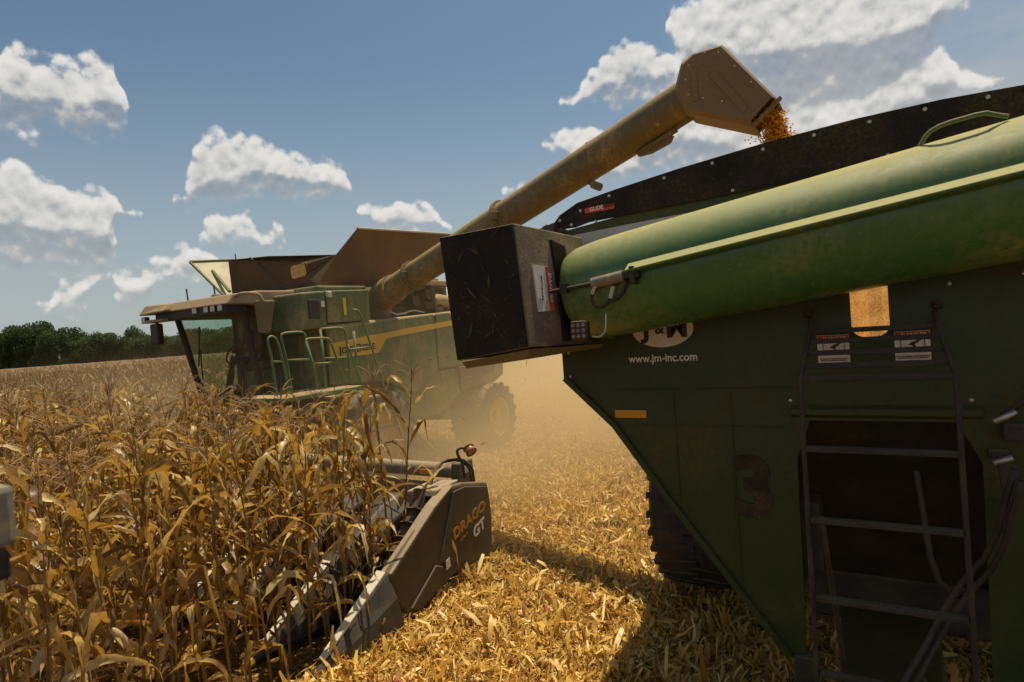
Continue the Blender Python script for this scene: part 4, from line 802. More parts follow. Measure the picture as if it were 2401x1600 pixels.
tubes('lamp_wire', [[(-1.27, 2.93, 2.80), (-1.22, 2.93, 2.79), (-1.19, 2.94, 2.82), (-1.185, 2.95, 2.92)]], .005, 'zinc', wl)
# front ladder
lad = thing  # (part of the cart)
rails = MB()
for s in (-1, 1):
    rails.tube([(.275*s, 3.575, 2.80), (.272*s, 3.50, 2.745), (.285*s, 2.985, 2.55), (.288*s, 2.99, 2.40), (.295*s, 2.99, 1.15)], .011, 8)
LD = obj('ladder', rails, 'ladder', GC, True)
for yy, z in ((3.5, 2.735), (3.375, 2.69), (3.25, 2.64), (3.125, 2.59), (3.0, 2.545), (2.99, 2.225), (2.99, 1.90), (2.99, 1.54), (2.99, 1.19)):
    obj('rung', MB().box(-.28, .28, yy-.02, yy+.02, z-.012, z+.012), 'ladder', LD, bevel=.003)
tubes('brace', [[(-.235, 2.98, 1.92), (-.20, 3.2, 1.2), (-.18, 3.3, .7)]], .012, 'ladder', LD)
for s in (-1, 1): obj('knob', MB().lathe([(.001, .03), (.02, .02), (.024, 0)], (.285*s, 3.58, 2.83), (0, -1, .3), 12), 'black', LD, True)
# decals on the front
ov = obj('oval_plate', MB().prism([(-1.09+.19*math.cos(q), 3.594, 2.80+.112*math.sin(q)) for q in np.linspace(0, 2*math.pi, 40, endpoint=False)], (0, .004, 0)), 'white_dec', fp)
text('lettering', 'J', .17, (-1.19, 3.592, 2.81), '-y', 'dark_let', ov, bold=.006)
text('lettering', '&', .09, (-1.105, 3.592, 2.80), '-y', 'dark_let', ov, bold=.002)
text('lettering', 'M', .17, (-1.0, 3.592, 2.80), '-y', 'dark_let', ov, bold=.006)
text('lettering', 'www.jm-inc.com', .068, (-1.10, 3.593, 2.622), '-y', 'white_let', fp, bold=.0014, sx=.92)
text('number', '3', .47, (-.625, 3.592, 1.845), '-y', 'mud', fp, bold=.018)
obj('reflector', MB().box(-1.43, -1.225, 3.592, 3.598, 2.252, 2.30), 'orange', fp)
for sx_, body in ((-.175, 'DO NOT ENTER GRAIN TANK\nWHEN AUGER IS RUNNING.'), (.175, 'DO NOT CLIMB WHEN MACHINE\nIS OPERATING OR IN MOTION.')):
    sg = obj('danger_sign', MB().box(sx_-.075, sx_+.075, 3.592, 3.598, 2.56, 2.71), 'white_dec', fp)
    obj('sign_band', MB().box(sx_-.072, sx_+.072, 3.589, 3.5925, 2.675, 2.706), 'red_let', sg)
    text('lettering', 'DANGER', .027, (sx_+.008, 3.588, 2.690), '-y', 'white_let', sg, bold=.0005)
    text('lettering', body, .0095, (sx_, 3.590, 2.578), '-y', 'dark_let', sg)
    fg = MB().prism([(sx_-.02, 3.591, 2.64), (sx_+.0, 3.591, 2.655), (sx_+.025, 3.591, 2.665), (sx_+.03, 3.591, 2.655), (sx_+.008, 3.591, 2.643), (sx_+.02, 3.591, 2.62), (sx_+.01, 3.591, 2.618), (sx_-.002, 3.591, 2.638)], (0, -.001, 0))
    fg.prism([(sx_+.032+.008*math.cos(q), 3.591, 2.668+.008*math.sin(q)) for q in np.linspace(0, 6.28, 10, endpoint=False)], (0, -.001, 0)).box(sx_-.05, sx_-.047, 3.590, 3.5915, 2.61, 2.67).box(sx_+.05, sx_+.053, 3.590, 3.5915, 2.61, 2.67)
    obj('pictogram', fg, 'dark_let', sg)
# wheels: wide flotation tyres with straight bars
def bar_wheel(x_out, side, y=6.45, r=.93, w=.80):
    s = side; o = (x_out-s*w, y, r); ax = (s, 0, 0)
    root = obj('wheel', MB().lathe([(.40, .06), (.40, w-.06)], o, ax, 28), 'cart_green', GC, True)
    t = MB().lathe([(.40, .03), (.45, 0), (r*.82, .0), (r*.93, .06), (r*.955, .14), (r*.955, w-.14), (r*.93, w-.06), (r*.82, w), (.45, w), (.40, w-.03)], o, ax, 48)
    def P(a, rr, h): return (o[0]+s*h, y+math.sin(a)*rr, r+math.cos(a)*rr)
    for k in range(30):
        for half in (0, 1):
            a0 = 2*math.pi*(k+.5*half)/30; h0, h1 = (w-.01, w*.44) if half else (.01, w*.56); d_ = .07; sh_ = .10
            t.hexa([P(a0, r*.86, h0), P(a0+d_, r*.86, h0), P(a0+d_+sh_, r*.94, h1), P(a0+sh_, r*.94, h1), P(a0, r*.952, h0), P(a0+d_, r*.952, h0), P(a0+d_+sh_, r*.985, h1), P(a0+sh_, r*.985, h1)])
    obj('tyre', t, 'cart_tyre', root, True)
    obj('rim', MB().lathe([(.40, w-.03), (.36, w-.2), (.2, w-.25), (.15, w-.15), (.001, w-.14)], o, ax, 28), 'cart_green', root, True)
bar_wheel(-1.98, -1); bar_wheel(2.08, 1)
# tongue and hoses under the ladder
obj('tongue', MB().hexa([(-.16, 1.2, .50), (.16, 1.2, .50), (.30, 5.0, .50), (-.30, 5.0, .50), (-.16, 1.2, .64), (.16, 1.2, .64), (.30, 5.0, .66), (-.30, 5.0, .66)]), 'cart_green', GC, bevel=.02)
obj('toolbox', MB().box(-.42, -.30, 3.75, 3.95, 1.35, 1.75), 'ladder', GC, bevel=.02)
tubes('hose', [[(.5, 3.3, 2.1), (.42, 3.4, 1.7), (.28, 3.5, 1.45), (.10, 3.4, 1.1), (-.15, 3.0, .85), (-.3, 2.4, .75)], [(.52, 3.3, 2.05), (.45, 3.4, 1.66), (.30, 3.5, 1.40), (.12, 3.4, 1.06), (-.12, 3.0, .80), (-.25, 2.4, .72)], [(.3, 3.5, 1.42), (.2, 3.5, 1.5), (.16, 3.6, 2.0)], [(.12, 3.4, 1.05), (.2, 3.3, .85), (.36, 3.4, .8)]], .014, 'ladder', GC)
obj('junction_box', MB().box(.50, .60, 3.5, 3.58, 2.18, 2.26).box(.44, .52, 3.5, 3.56, 2.10, 2.14), 'black', GC, bevel=.008)
for cp in ([(.46, 3.45, 2.28), (.54, 3.45, 2.33)], [(.45, 3.45, 2.09), (.52, 3.45, 2.12)]): tubes('coupler', [cp], .014, 'zinc', GC)
tubes('hose', [[(.50, 3.5, 2.30), (.60, 3.46, 2.4), (.8, 3.4, 2.5)], [(.48, 3.5, 2.1), (.50, 3.5, 1.9), (.46, 3.5, 1.75)]], .014, 'ladder', GC)

# ------------------------------------------------------------------ falling corn
NK = 24000; t = rng.random(NK)**.8; fall = t*1.9
cx_ = -.86+.12*np.sqrt(t)*1.6; cy_ = 7.46
spread = .075+.03*t
px_ = cx_+rng.normal(0, 1, NK)*spread*.75; py_ = cy_+rng.normal(0, 1, NK)*spread*.9; pz_ = 5.10-fall+rng.normal(0, .03, NK)
ed_ = rng.random(NK) < .08; px_ = np.where(ed_, px_-rng.random(NK)*.18, px_)
oc = np.array([(1, 0, 0), (0, 1, 0), (-1, 0, 0), (0, -1, 0), (0, 0, 1), (0, 0, -1)])*.0115
tri = np.array([(0, 1, 4), (1, 2, 4), (2, 3, 4), (3, 0, 4), (1, 0, 5), (2, 1, 5), (3, 2, 5), (0, 3, 5)])
sc_ = rng.uniform(.6, 1.25, (NK, 1, 3)); V = (oc[None]*sc_+np.stack([px_, py_, pz_], -1)[:, None]).reshape(-1, 3)
Q = (tri[None]+(np.arange(NK)*6)[:, None, None]).reshape(-1, 3)
me = np_mesh('falling_corn', V, Q); me.materials.append(M['kernel'])
o = bpy.data.objects.new('falling_corn', me); COL.objects.link(o)
tag(o, 'stream of golden corn kernels pouring from the spout into the cart', None, None, 'stuff')
# ------------------------------------------------------------------ dusty lamp on the tractor, close to the lens
tl = thing('tractor_lamp', 'blurred speckled grey lamp housing of the tractor at the photo edge beside the corn', 'lamp', (-.92, .27, 2.60))
obj('housing', MB().box(-.96, -.868, .22, .292, 2.66, 2.732), 'grime', tl, bevel=.008)
obj('bracket', MB().box(-.96, -.874, .225, .285, 2.622, 2.658), 'black', tl, bevel=.006)
tubes('mount_arm', [[(-.95, .25, 2.60), (-1.0, .0, 2.45), (-1.0, -.8, 2.2), (-.95, -1.8, 1.7)]], .02, 'black', tl)

# ------------------------------------------------------------------ corn plants
def leaf_strip(base, az, L, w, e0, droop, brk, twist, seg=12, across=3, rnd=random):
    """long dry leaf: rises, arches over, hangs, twists; ragged ruffled edges; brk = where it has snapped (0..1) or None"""
    V = []; F = []; p = Vector(base); e = e0; a = az; roll = rnd.uniform(-.5, .5); fold = rnd.uniform(.1, .6)
    ph1, ph2, fq = rnd.uniform(0, 6.3), rnd.uniform(0, 6.3), rnd.uniform(1.2, 2.4); tear = rnd.uniform(.45, .95) if rnd.random() < .4 else 9
    for i in range(seg+1):
        t = i/seg; d = Vector((math.cos(a)*math.cos(e), math.sin(a)*math.cos(e), math.sin(e)))
        side = Vector((-math.sin(a), math.cos(a), 0)); nrm = side.cross(d)
        s2 = side*math.cos(roll)+nrm*math.sin(roll); n2 = s2.cross(d)
        ww = w*(.40+1.35*t if t < .3 else .8*(1-((t-.3)/.7)**1.8)+.04)
        wl_, wr_ = ww*rnd.uniform(.62, 1.22), ww*rnd.uniform(.62, 1.22)
        if t > tear: wl_ *= .28
        k_ = .20*ww
        if across == 3:
            V += [p-s2*wl_*.5*math.cos(fold)-n2*(wl_*.5*math.sin(fold)+k_*math.sin(ph1+i*fq)), p.copy(), p+s2*wr_*.5*math.cos(fold)-n2*(wr_*.5*math.sin(fold)+k_*math.sin(ph2+i*fq*1.13))]
        else: V += [p-s2*wl_*.5, p+s2*wr_*.5]
        p = p+d*(L/seg)
        e -= droop/seg*(1+rnd.uniform(-.9, .9))*(.4+1.3*t)
        if brk is not None and abs(t-brk) < .5/seg: e -= rnd.uniform(1.0, 1.9)
        e = max(e, -1.5+rnd.uniform(-.1, .25)); a += rnd.uniform(-.2, .2); roll += twist/seg+rnd.uniform(-.22, .22); fold = min(1.4, max(-.4, fold+rnd.uniform(-.22, .25)))
    for i in range(seg):
        for k in range(across-1): F.append((i*across+k, i*across+k+1, (i+1)*across+k+1, (i+1)*across+k))
    return V, F
def plant_parts(seed, seg=13, across=3, nleaf=(9, 12), detail=True):
    r = random.Random(seed); H = r.uniform(1.90, 2.12); bend = (r.uniform(-.12, .12), r.uniform(-.12, .12))
    def ax(z): t = z/H; return Vector((bend[0]*t*t, bend[1]*t*t, z))
    zs = [0, .12, .3, .5, .7, .9, 1.15, 1.4, 1.65, H]; st = MB()
    st.tube([ax(z) for z in zs], [.0135-.009*z/H for z in zs] if detail else [.013-.008*z/H for z in zs], 6 if detail else 3, caps=False)
    if detail:
        for z in zs[1:-1]: st.tube([ax(z-.012), ax(z), ax(z+.012)], [.011-.006*z/H, .0175-.008*z/H, .011-.006*z/H], 6, caps=False)
    leaves = []; a = r.uniform(0, 6.28); nl = r.randint(*nleaf)
    for i in range(nl):
        t = i/(nl-1); z = .28+(H-.40)*t; a += math.pi+r.uniform(-.5, .5)
        L = r.uniform(.60, 1.05)*(1-.35*abs(t-.45)); w = r.uniform(.050, .100)
        e0 = r.uniform(.75, 1.35); droop = r.uniform(1.0, 3.0)
        if t < .3: droop += .8
        if t > .85: e0 = r.uniform(.9, 1.4); droop = r.uniform(.5, 2.2); L *= .8
        leaves.append(leaf_strip(ax(z), a, L, w, e0, droop, r.uniform(.2, .6) if r.random() < .45 else None, r.uniform(-2.2, 2.2), seg, across, r))
    for k in range(4 if detail else 1):          # tattered sheaths hanging on the stalk
        z = r.uniform(.35, 1.5); leaves.append(leaf_strip(ax(z), r.uniform(0, 6.28), r.uniform(.15, .38), r.uniform(.02, .05), r.uniform(-.9, 1.2), r.uniform(1., 3.), r.uniform(.1, .5), r.uniform(-3, 3), 6 if detail else 3, across, r))
    ts_ = MB(); top = ax(H)
    if detail:
        ts_.tube([top, top+Vector((0, 0, .15)), top+Vector((r.uniform(-.03, .03), r.uniform(-.03, .03), .33))], [.004, .005, .002], 4, caps=False)
        for k in range(r.randint(6, 9)):
            q = r.uniform(0, 6.28); l = r.uniform(.12, .22); b = top+Vector((0, 0, .02+.10*r.random())); o1 = Vector((math.cos(q), math.sin(q), 0)); pp = [b, b+o1*l*.3+Vector((0, 0, l*.55)), b+o1*l*.75+Vector((0, 0, l*.8)), b+o1*l*1.05+Vector((0, 0, l*(.55+.4*r.random())))]
            ts_.tube(pp, [.002, .0045, .004, .002], 3, caps=False)
            for j in range(7):
                c = pp[1].lerp(pp[3], j/6)+Vector((r.uniform(-.008, .008), r.uniform(-.008, .008), r.uniform(-.004, .008))); i0 = len(ts_.v)
                ts_.add([c+Vector((r.uniform(-.008, .008), r.uniform(-.008, .008), r.uniform(-.006, .012))) for _ in range(3)], [(0, 1, 2)])
    else:
        for k in range(5):
            q = r.uniform(0, 6.28); l = r.uniform(.14, .28); o1 = Vector((math.cos(q), math.sin(q), 0))*.35*(k > 0); e_ = top+(o1+Vector((0, 0, 1)))*l; sd_ = Vector((-math.sin(q), math.cos(q), 0))*.006
            ts_.add([top-sd_, top+sd_, e_+sd_, e_-sd_], [(0, 1, 2, 3)])
    ear = MB(); q = r.uniform(0, 6.28); zb = r.uniform(.85, 1.1); b = ax(zb)+Vector((math.cos(q), math.sin(q), 0))*.02
    dn_ = r.random() < .7; d = Vector((math.cos(q)*.45, math.sin(q)*.45, -1 if dn_ else 1)).normalized(); l = r.uniform(.18, .24)
    prof = [(.008, 0), (.022, .1), (.031, .3), (.032, .55), (.024, .8), (.008, 1.0)] if detail else [(.008, 0), (.032, .45), (.006, 1)]
    ear.tube([b+d*l*h for _, h in prof], [rr for rr, _ in prof], 8 if detail else 4, caps=False)
    if detail:
        for k in range(4):
            V, F = leaf_strip(b+d*.03, q+k*1.6, r.uniform(.12, .22), .035, -.9 if dn_ else .9, .4, None, .8, 4, 2, r); ear.add(V, F)
    return st, leaves, ts_, ear
def mesh_of(mb, mat, smooth=True):
    me = bpy.data.meshes.new('part'); me.from_pydata([tuple(v) for v in mb.v], [], mb.f); me.materials.append(M[mat])
    if smooth: me.shade_smooth()
    return me
PROTO_A, PROTO_B = [], []
for s_ in range(9):
    st, lv, ta, ea_ = plant_parts(100+s_)
    PROTO_A.append([('stalk', mesh_of(st, 'stalk'))]+[('leaf', mesh_of(MB().add(V, F), 'leaf')) for V, F in lv]+[('tassel', mesh_of(ta, 'tassel', False)), ('ear', mesh_of(ea_, 'husk'))])
    st, lv, ta, ea_ = plant_parts(300+s_, 9, 3); fol = MB()
    for V, F in lv: fol.add(V, F)
    PROTO_B.append([('stalk', mesh_of(st, 'stalk')), ('foliage', mesh_of(fol, 'leaf')), ('tassel', mesh_of(ta, 'tassel', False)), ('ear', mesh_of(ea_, 'husk'))])
# the standing rows: in front of the header, and the uncut field beyond its far end
def project(x, y, z):
    d = Vector((x, y, z-EYE)); w = d.dot(fw)
    return 1200.5+1400*d.dot(rt)/w if w > .1 else -9999, 800-1400*d.dot(up)/w if w > .1 else 0, w
spots = []
prow = random.Random(11)
k = 0
while True:
    x = -4.58-.76*k; k += 1
    if x < -120: break
    y = 0.6; ymax = 4.95 if x > -15.0 else 110
    dist0 = abs(x)
    y = max(.6, dist0/math.tan(R(74.5)))
    while y < ymax:
        r_ = math.hypot(x, y); step = .15 if r_ < 30 else .30 if r_ < 60 else .7
        yy = y+prow.uniform(-.05, .05); xx = x+prow.uniform(-.035, .035)
        px, py, w = project(xx, yy, 1.6)
        if w > 1 and -140 < px < 1150 and (x > -15.0 or px < 620): spots.append((w, xx, yy, px))
        y += step*prow.uniform(.75, 1.3)
    if k > 45 and abs(x) > 60 and k % 2: k += 1
spots.sort()
nearest = spots[:300]; rest = spots[300:]
GRP = 'standing dry corn plants nearest the camera'; CLAB = 'dry brown corn plant with curled leaves standing in the rows by the header'
for i, (w, x, y, px) in enumerate(nearest):
    pr_ = (PROTO_A if i < 170 else PROTO_B)[prow.randrange(9)]
    e = bpy.data.objects.new('corn_plant', None); COL.objects.link(e); e.empty_display_size = .1
    e.location = (x, y, -.02); sc = prow.uniform(.90, 1.08)*(1.04 if y > 3 else 1)
    e.rotation_euler = (prow.gauss(0, .045), prow.gauss(0, .045), prow.uniform(0, 6.28)); e.scale = (1, 1, sc)
    e['label'] = CLAB; e['category'] = 'corn plant'; e['group'] = GRP
    for nm, me in pr_:
        if nm == 'ear' and prow.random() < .25: continue
        if nm == 'tassel' and prow.random() < .25: continue
        c = bpy.data.objects.new(nm, me); COL.objects.link(c); c.parent = e
# the rest of the crop, one mass
def lod(seed, seg, nleaf, simple=False):
    st, lv, ta, ea_ = plant_parts(seed, seg, 2, nleaf, False); mb = MB()
    if simple:
        mb.add([(-.012, 0, .2), (.012, 0, .2), (.008, 0, 2.0), (-.008, 0, 2.0)], [(0, 1, 2, 3)])
    else: mb.add(st.v, st.f); mb.add(ea_.v, [f for f in ea_.f if len(f) == 4])
    for V, F in lv: mb.add(V, F)
    mb.add(ta.v, ta.f)
    return np.array([tuple(v) for v in mb.v]), np.array([f for f in mb.f if len(f) == 4])
L1 = [lod(500+i, 5, (8, 10)) for i in range(6)]; L2 = [lod(600+i, 2, (6, 7), True) for i in range(6)]
Vs, Qs, off_ = [], [], 0
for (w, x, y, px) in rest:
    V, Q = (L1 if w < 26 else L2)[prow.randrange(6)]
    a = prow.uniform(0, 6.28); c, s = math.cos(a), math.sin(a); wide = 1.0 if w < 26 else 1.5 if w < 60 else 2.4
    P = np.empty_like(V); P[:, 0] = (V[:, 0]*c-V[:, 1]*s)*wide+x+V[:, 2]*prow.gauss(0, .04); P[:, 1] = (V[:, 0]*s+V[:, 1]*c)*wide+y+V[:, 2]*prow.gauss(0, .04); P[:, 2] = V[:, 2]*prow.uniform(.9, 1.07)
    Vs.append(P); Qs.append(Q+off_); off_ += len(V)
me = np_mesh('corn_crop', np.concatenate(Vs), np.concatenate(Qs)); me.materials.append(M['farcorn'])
o = bpy.data.objects.new('corn_crop', me); COL.objects.link(o); tag(o, 'mass of dry standing corn stretching back to the tree line', None, None, 'stuff')
print('corn spots', len(spots), 'crop quads', sum(len(q) for q in Qs))
# closed canopy of the same field far away
cv_x = np.concatenate([np.linspace(-60, -120, 80), np.linspace(-124, -420, 60)]); cv_y = np.linspace(6, 330, 160)
X, Y = np.meshgrid(cv_x, cv_y, indexing='ij'); Z = 1.95+rng.random(X.shape)*.22
V = np.stack([X+rng.normal(0, .3, X.shape), Y+rng.normal(0, .3, X.shape), Z], -1).reshape(-1, 3); nx, ny = X.shape; kk = np.arange((nx-1)*(ny-1)); i, j = kk//(ny-1), kk % (ny-1)
Q = np.stack([i*ny+j, (i+1)*ny+j, (i+1)*ny+j+1, i*ny+j+1], 1)
me = np_mesh('far_corn', V, Q)
m_, n = new_mat('far_corn_canopy'); P = n.node('TexCoord').outputs['Object']
c = n.ramp(n.noise(n('VectorMath', P, (1, 1, 3), operation='MULTIPLY'), 3.5, 5, .7), [(.3, (.075, .042, .018)), (.5, (.17, .105, .047)), (.72, (.32, .22, .11))])
finish(n, n.node('BsdfPrincipled', ins={'Base Color': c, 'Roughness': .9}).outputs[0]); me.materials.append(m_)
o = bpy.data.objects.new('far_corn', me); COL.objects.link(o); tag(o, 'far part of the brown corn field in front of the trees', None, None, 'stuff')

# ------------------------------------------------------------------ chopped residue on the harvested ground
def in_cut(x, y): return ((x > -4.25) | ((x > -15.2) & (y > 6.3))) & ~((np.abs(x) < 0.3) & (y < 1))
def flakes(n_, rmin, rmax, lmin, lmax, zmax, p=1.0):
    th = R(31)-rng.uniform(-R(44), R(46), n_)
    r_ = rmin*(rmax/rmin)**(rng.random(n_)**p)
    ang = -th
    x = np.sin(ang)*r_; y = np.cos(ang)*r_; ok = in_cut(x, y); x, y = x[ok], y[ok]; n_ = len(x)
    L = rng.gamma(2.2, .45, n_)*(lmax-lmin)*.5+lmin; Wd = np.clip(L*rng.uniform(.05, .34, n_)**1.1, .0025, .04*lmax/.18+.004)
    a = rng.uniform(0, 2*np.pi, n_); pit = rng.normal(0, .60, n_); cur = rng.normal(0, .8, n_); rl = rng.uniform(-.9, .9, n_)
    z0 = rng.random(n_)**1.3*zmax+.005+np.abs(np.sin(pit))*L*.45+np.clip(np.sin(x*4.1+y*2.7)*np.sin(y*5.3-x*3.2)+np.sin(x*9.7-y*4)*np.sin(y*8.1+x*6)*.7, 0, 2)*.035
    d = np.stack([np.cos(a)*np.cos(pit), np.sin(a)*np.cos(pit), np.sin(pit)], -1); s = np.stack([-np.sin(a)*np.cos(rl), np.cos(a)*np.cos(rl), np.sin(rl)], -1); nn = np.cross(d, s)
    c = np.stack([x, y, z0], -1); V = []
    for t, ww in ((-.5, .7), (0, 1.), (.5, .35)):
        q = c+d*(L*t)[:, None]+nn*(cur*L*(.25-t*t))[:, None]
        V += [q-s*(Wd*ww*.5)[:, None], q+s*(Wd*ww*.5)[:, None]]
    V = np.stack(V, 1).reshape(-1, 3); base = (np.arange(n_)*6)[:, None]
    Q = np.concatenate([base+np.array([[0, 1, 3, 2]]), base+np.array([[2, 3, 5, 4]])], 0)
    return V, Q
VV, QQ, of = [], [], 0
for args in ((170000, 3.6, 9.0, .016, .095, .05), (18000, 3.6, 11.0, .06, .20, .08, 1.0), (130000, 8.5, 22, .025, .15, .06), (45000, 20, 70, .08, .4, .08)):
    V, Q = flakes(*args); VV.append(V); QQ.append(Q+of); of += len(V)
me = np_mesh('corn_residue', np.concatenate(VV), np.concatenate(QQ)); me.materials.append(M['straw'])
o = bpy.data.objects.new('corn_residue', me); COL.objects.link(o); tag(o, 'golden chopped corn leaves and husks covering the harvested ground', None, None, 'stuff')
# cut stubs still standing in the rows, and a few red cobs
pstub = random.Random(5); stub_me = []
for i in range(4):
    h = .11+.035*i; mb = MB().tube([(0, 0, -.02), (.004, 0, h*.5), (.01*(-1)**i, .006, h)], [.013, .012, .0115], 7); mb.add([(.0, .012, h*.5), (.012, .02, h*.6), (.05, .05, h*.9), (.045, .055, h*.85)], [(0, 1, 2, 3)])
    stub_me.append(mesh_of(mb, 'stalk'))
cnt = 0
for k in range(1, 9):
    x = -4.58+.76*k; y = 3.2
    while y < 13:
        y += pstub.uniform(.15, .55); px, py, w = project(x, y, 0)
        if w < 3 or not (900 < px < 1900) or py > 1640 or (x > -2.1 and y > 3) or (k == 1 and 3.6 < y < 6.2): continue
        o = bpy.data.objects.new('corn_stub', stub_me[pstub.randrange(4)]); COL.objects.link(o); o.location = (x+pstub.uniform(-.05, .05), y, 0); o.rotation_euler = (pstub.gauss(0, .2), pstub.gauss(0, .2), pstub.uniform(0, 6.28))
        tag(o, 'short cut corn stub standing in the chopped residue', 'stub', 'cut corn stubs in the residue'); cnt += 1
cob = MB().tube([(-.05, 0, 0), (-.03, 0, .002), (0, 0, 0), (.035, 0, 0), (.055, 0, 0)], [.006, .0125, .014, .0125, .007], 8)
for i in range(60): q, u = pstub.uniform(0, 6.28), pstub.uniform(-.045, .045); cob.box(u-.003, u+.003, math.cos(q)*.0135-.003, math.cos(q)*.0135+.003, math.sin(q)*.0135-.003, math.sin(q)*.0135+.003)
cob_me = mesh_of(cob, 'cob')
for (x, y), lab in zip(((-3.42, 3.55), (-3.70, 4.02), (-2.7, 4.15), (-2.9, 5.1)), ('reddish corn cob in the straw at the bottom edge, nearest the camera', 'reddish corn cob lying closest to the end snout of the header', 'reddish corn cob lying nearest the cart wheel', 'reddish corn cob beside the shadow band across the straw')):
    o = bpy.data.objects.new('corn_cob', cob_me); COL.objects.link(o); o.location = (x, y, .075); o.rotation_euler = (0, pstub.uniform(-.3, .3), pstub.uniform(0, 6.28)); o.scale = (1.25, 1.25, 1.25)
    tag(o, lab, 'corn cob', 'corn cobs on the ground')
# husks thrown up by the machine
hv, hf = leaf_strip((0, 0, 0), .3, .16, .05, .5, 2.2, None, 1.5, 5, 3, random.Random(2)); husk_me = mesh_of(MB().add(hv, hf), 'leaf')
for i, ((x, y, z), lab) in enumerate((((-5.15, 6.9, 1.62), 'orange brown husk flying above the amber lamp'), ((-2.95, 5.7, .72), 'dark leaf scrap flying over the bright residue'), ((-4.0, 4.0, .28), 'pale twisted leaf blowing beside the end snout'))):
    o = bpy.data.objects.new('flying_husk', husk_me); COL.objects.link(o); o.location = (x, y, z); o.rotation_euler = (i*1.1, i*.7, i*2.); o.scale = (.8, .8, .8)
    tag(o, lab, 'husk')
nc = 2600; x = rng.uniform(-8, 2, nc); y = 7+rng.random(nc)**.7*22; z = rng.random(nc)**1.6*3.2+.1
a = rng.normal(0, 1, (nc, 3)); a /= np.linalg.norm(a, axis=1)[:, None]; b_ = np.cross(a, rng.normal(0, 1, (nc, 3))); b_ /= np.linalg.norm(b_, axis=1)[:, None]
L = rng.uniform(.006, .03, nc)[:, None]*(1+y[:, None]/20); c = np.stack([x, y, z], -1)
V = np.stack([c-a*L-b_*L*.25, c+a*L-b_*L*.2, c+a*L+b_*L*.2, c-a*L+b_*L*.25], 1).reshape(-1, 3)
me = np_mesh('flying_chaff', V, np.arange(nc*4).reshape(-1, 4)); me.materials.append(M['straw'])
o = bpy.data.objects.new('flying_chaff', me); COL.objects.link(o); tag(o, 'fine chaff floating in the dust behind the combine', None, None, 'stuff')

# ------------------------------------------------------------------ trees beyond the field
def tree_protos():
    out = []
    for s_ in range(6):
        r = np.random.default_rng(40+s_); H = 1.0
        lob = [(0, 0, .70, .30)]+[(r.uniform(-.28, .28), r.uniform(-.28, .28), r.uniform(.28, .82), r.uniform(.14, .26)) for _ in range(13)]+[(r.uniform(-.34, .34), r.uniform(-.34, .34), r.uniform(.06, .25), r.uniform(.13, .2)) for _ in range(7)]
        V = []
        for (a, b, c, rad) in lob:
            m_ = int(420*(rad/.2)**2); d = r.normal(0, 1, (m_, 3)); d /= np.linalg.norm(d, axis=1)[:, None]
            P = np.array([a, b, c])+d*rad*(r.random((m_, 1))**.35)*np.array([1, 1, .85]); V.append(P)
        P = np.concatenate(V); m_ = len(P); e1 = r.normal(0, 1, (m_, 3)); e1 /= np.linalg.norm(e1, axis=1)[:, None]; e2 = np.cross(e1, r.normal(0, 1, (m_, 3))); e2 /= np.linalg.norm(e2, axis=1)[:, None]
        sz = r.uniform(.013, .03, (m_, 1)); Vq = np.stack([P-e1*sz, P-e2*sz*.7, P+e1*sz, P+e2*sz*.7], 1).reshape(-1, 3)
        me = np_mesh('crown', Vq, np.arange(m_*4).reshape(-1, 4)); me.materials.append(M['treeleaf'])
        tk = MB().tube([(0, 0, 0), (.005, 0, .2), (.0, .01, .45), (.01, 0, .7)], [.028, .022, .016, .006], 8)
        for k in range(6): q = k*1.05; tk.tube([(0, 0, .25+.06*k), (.10*math.cos(q), .10*math.sin(q), .38+.06*k), (.2*math.cos(q), .2*math.sin(q), .46+.06*k)], [.010, .007, .003], 5)
        out.append((me, mesh_of(tk, 'bark')))
    return out
TP = tree_protos(); ptr = random.Random(21)
tops = [(-168, 13.5), (-145, 14.5), (-138, 14), (-128, 12), (-122, 9.5), (-115, 10.5), (-108, 8.5), (-100, 9.5), (-93, 9.5), (-80, 9), (-60, 8), (-40, 7)]
def top_h(l):
    for (a, ha), (b, hb) in zip(tops, tops[1:]):
        if a <= l <= b: return ha+(hb-ha)*(l-a)/(b-a)
    return 8.5
l = -166.0; i = 0
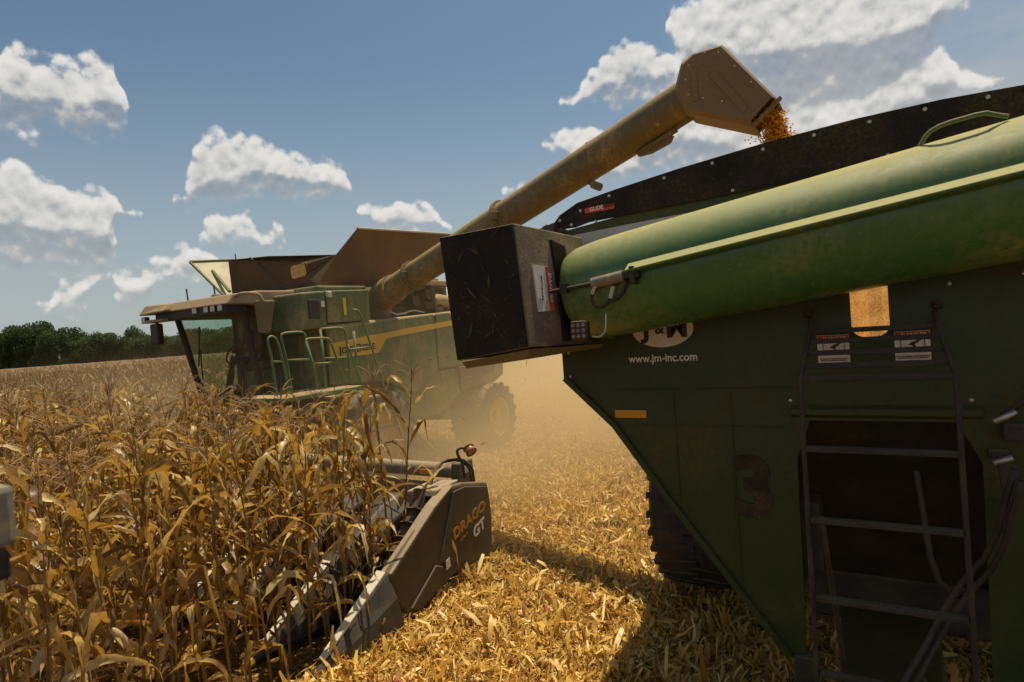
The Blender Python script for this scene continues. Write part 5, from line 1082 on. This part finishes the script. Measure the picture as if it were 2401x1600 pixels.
while l < -48:
    for row in (0, 1):
        dep = 172+row*7+ptr.uniform(-2, 2); ll_ = l+row*2.2+ptr.uniform(-1, 1); p = f0*dep+r0*ll_; h = top_h(l)*ptr.uniform(.80, 1.12)*(1. if row else .88)+1.0
        e = bpy.data.objects.new('tree', None); COL.objects.link(e); e.location = (p.x, p.y, 0); wd = ptr.uniform(8, 11)*(.75+.25*h/12); e.scale = (wd, wd, h); e.rotation_euler = (0, 0, ptr.uniform(0, 6.28))
        cm, tm = TP[ptr.randrange(6)]
        for nm, me in (('crown', cm), ('trunk', tm)): c = bpy.data.objects.new(nm, me); COL.objects.link(c); c.parent = e
        tag(e, 'dark green leafy tree in the row behind the corn field', 'tree', 'trees in the row behind the corn field'); i += 1
    l += ptr.uniform(3.6, 5.2)

# ------------------------------------------------------------------ dust stirred up by the machine
db = MB().box(-22, 5, 5.5, 48, .02, 5.2)
dm, n = new_mat('harvest_dust')
P = n.node('TexCoord').outputs['Object']
def blob(c, r_, amp):
    v = n('VectorMath', P, tuple(1/q for q in r_), tuple(-a/q for a, q in zip(c, r_)), operation='MULTIPLY_ADD')
    return n.m('MULTIPLY', n.m('EXPONENT', n.m('MULTIPLY', n('VectorMath', v, v, operation='DOT_PRODUCT', out=1), -1.)), amp)
den = blob((-5.0, 16.5, .3), (3.2, 4.8, 1.8), .46)
den = n.m('ADD', den, blob((-4.0, 25, .5), (8, 11, 2.6), .36))
den = n.m('ADD', den, blob((-6.1, 8.0, .4), (1.7, 2.0, 1.1), .30))
den = n.m('ADD', den, blob((-13.5, 6.8, 1.3), (4.0, 2.4, .9), .11))
den = n.m('MULTIPLY', den, n.rng(n.noise(P, .55, 3, .6), .25, .75, .35, 1.5))
pv = n.node('VolumePrincipled', ins={'Color': (.985, .80, .48), 'Density': den, 'Anisotropy': 0.})
oo = n.node('OutputMaterial'); n.put(oo.inputs['Volume'], pv.outputs[0])
M['dust'] = dm
d_ = obj('dust_cloud', db, 'dust', None); tag(d_, 'golden dust hanging behind and beside the combine', None, None, 'stuff')
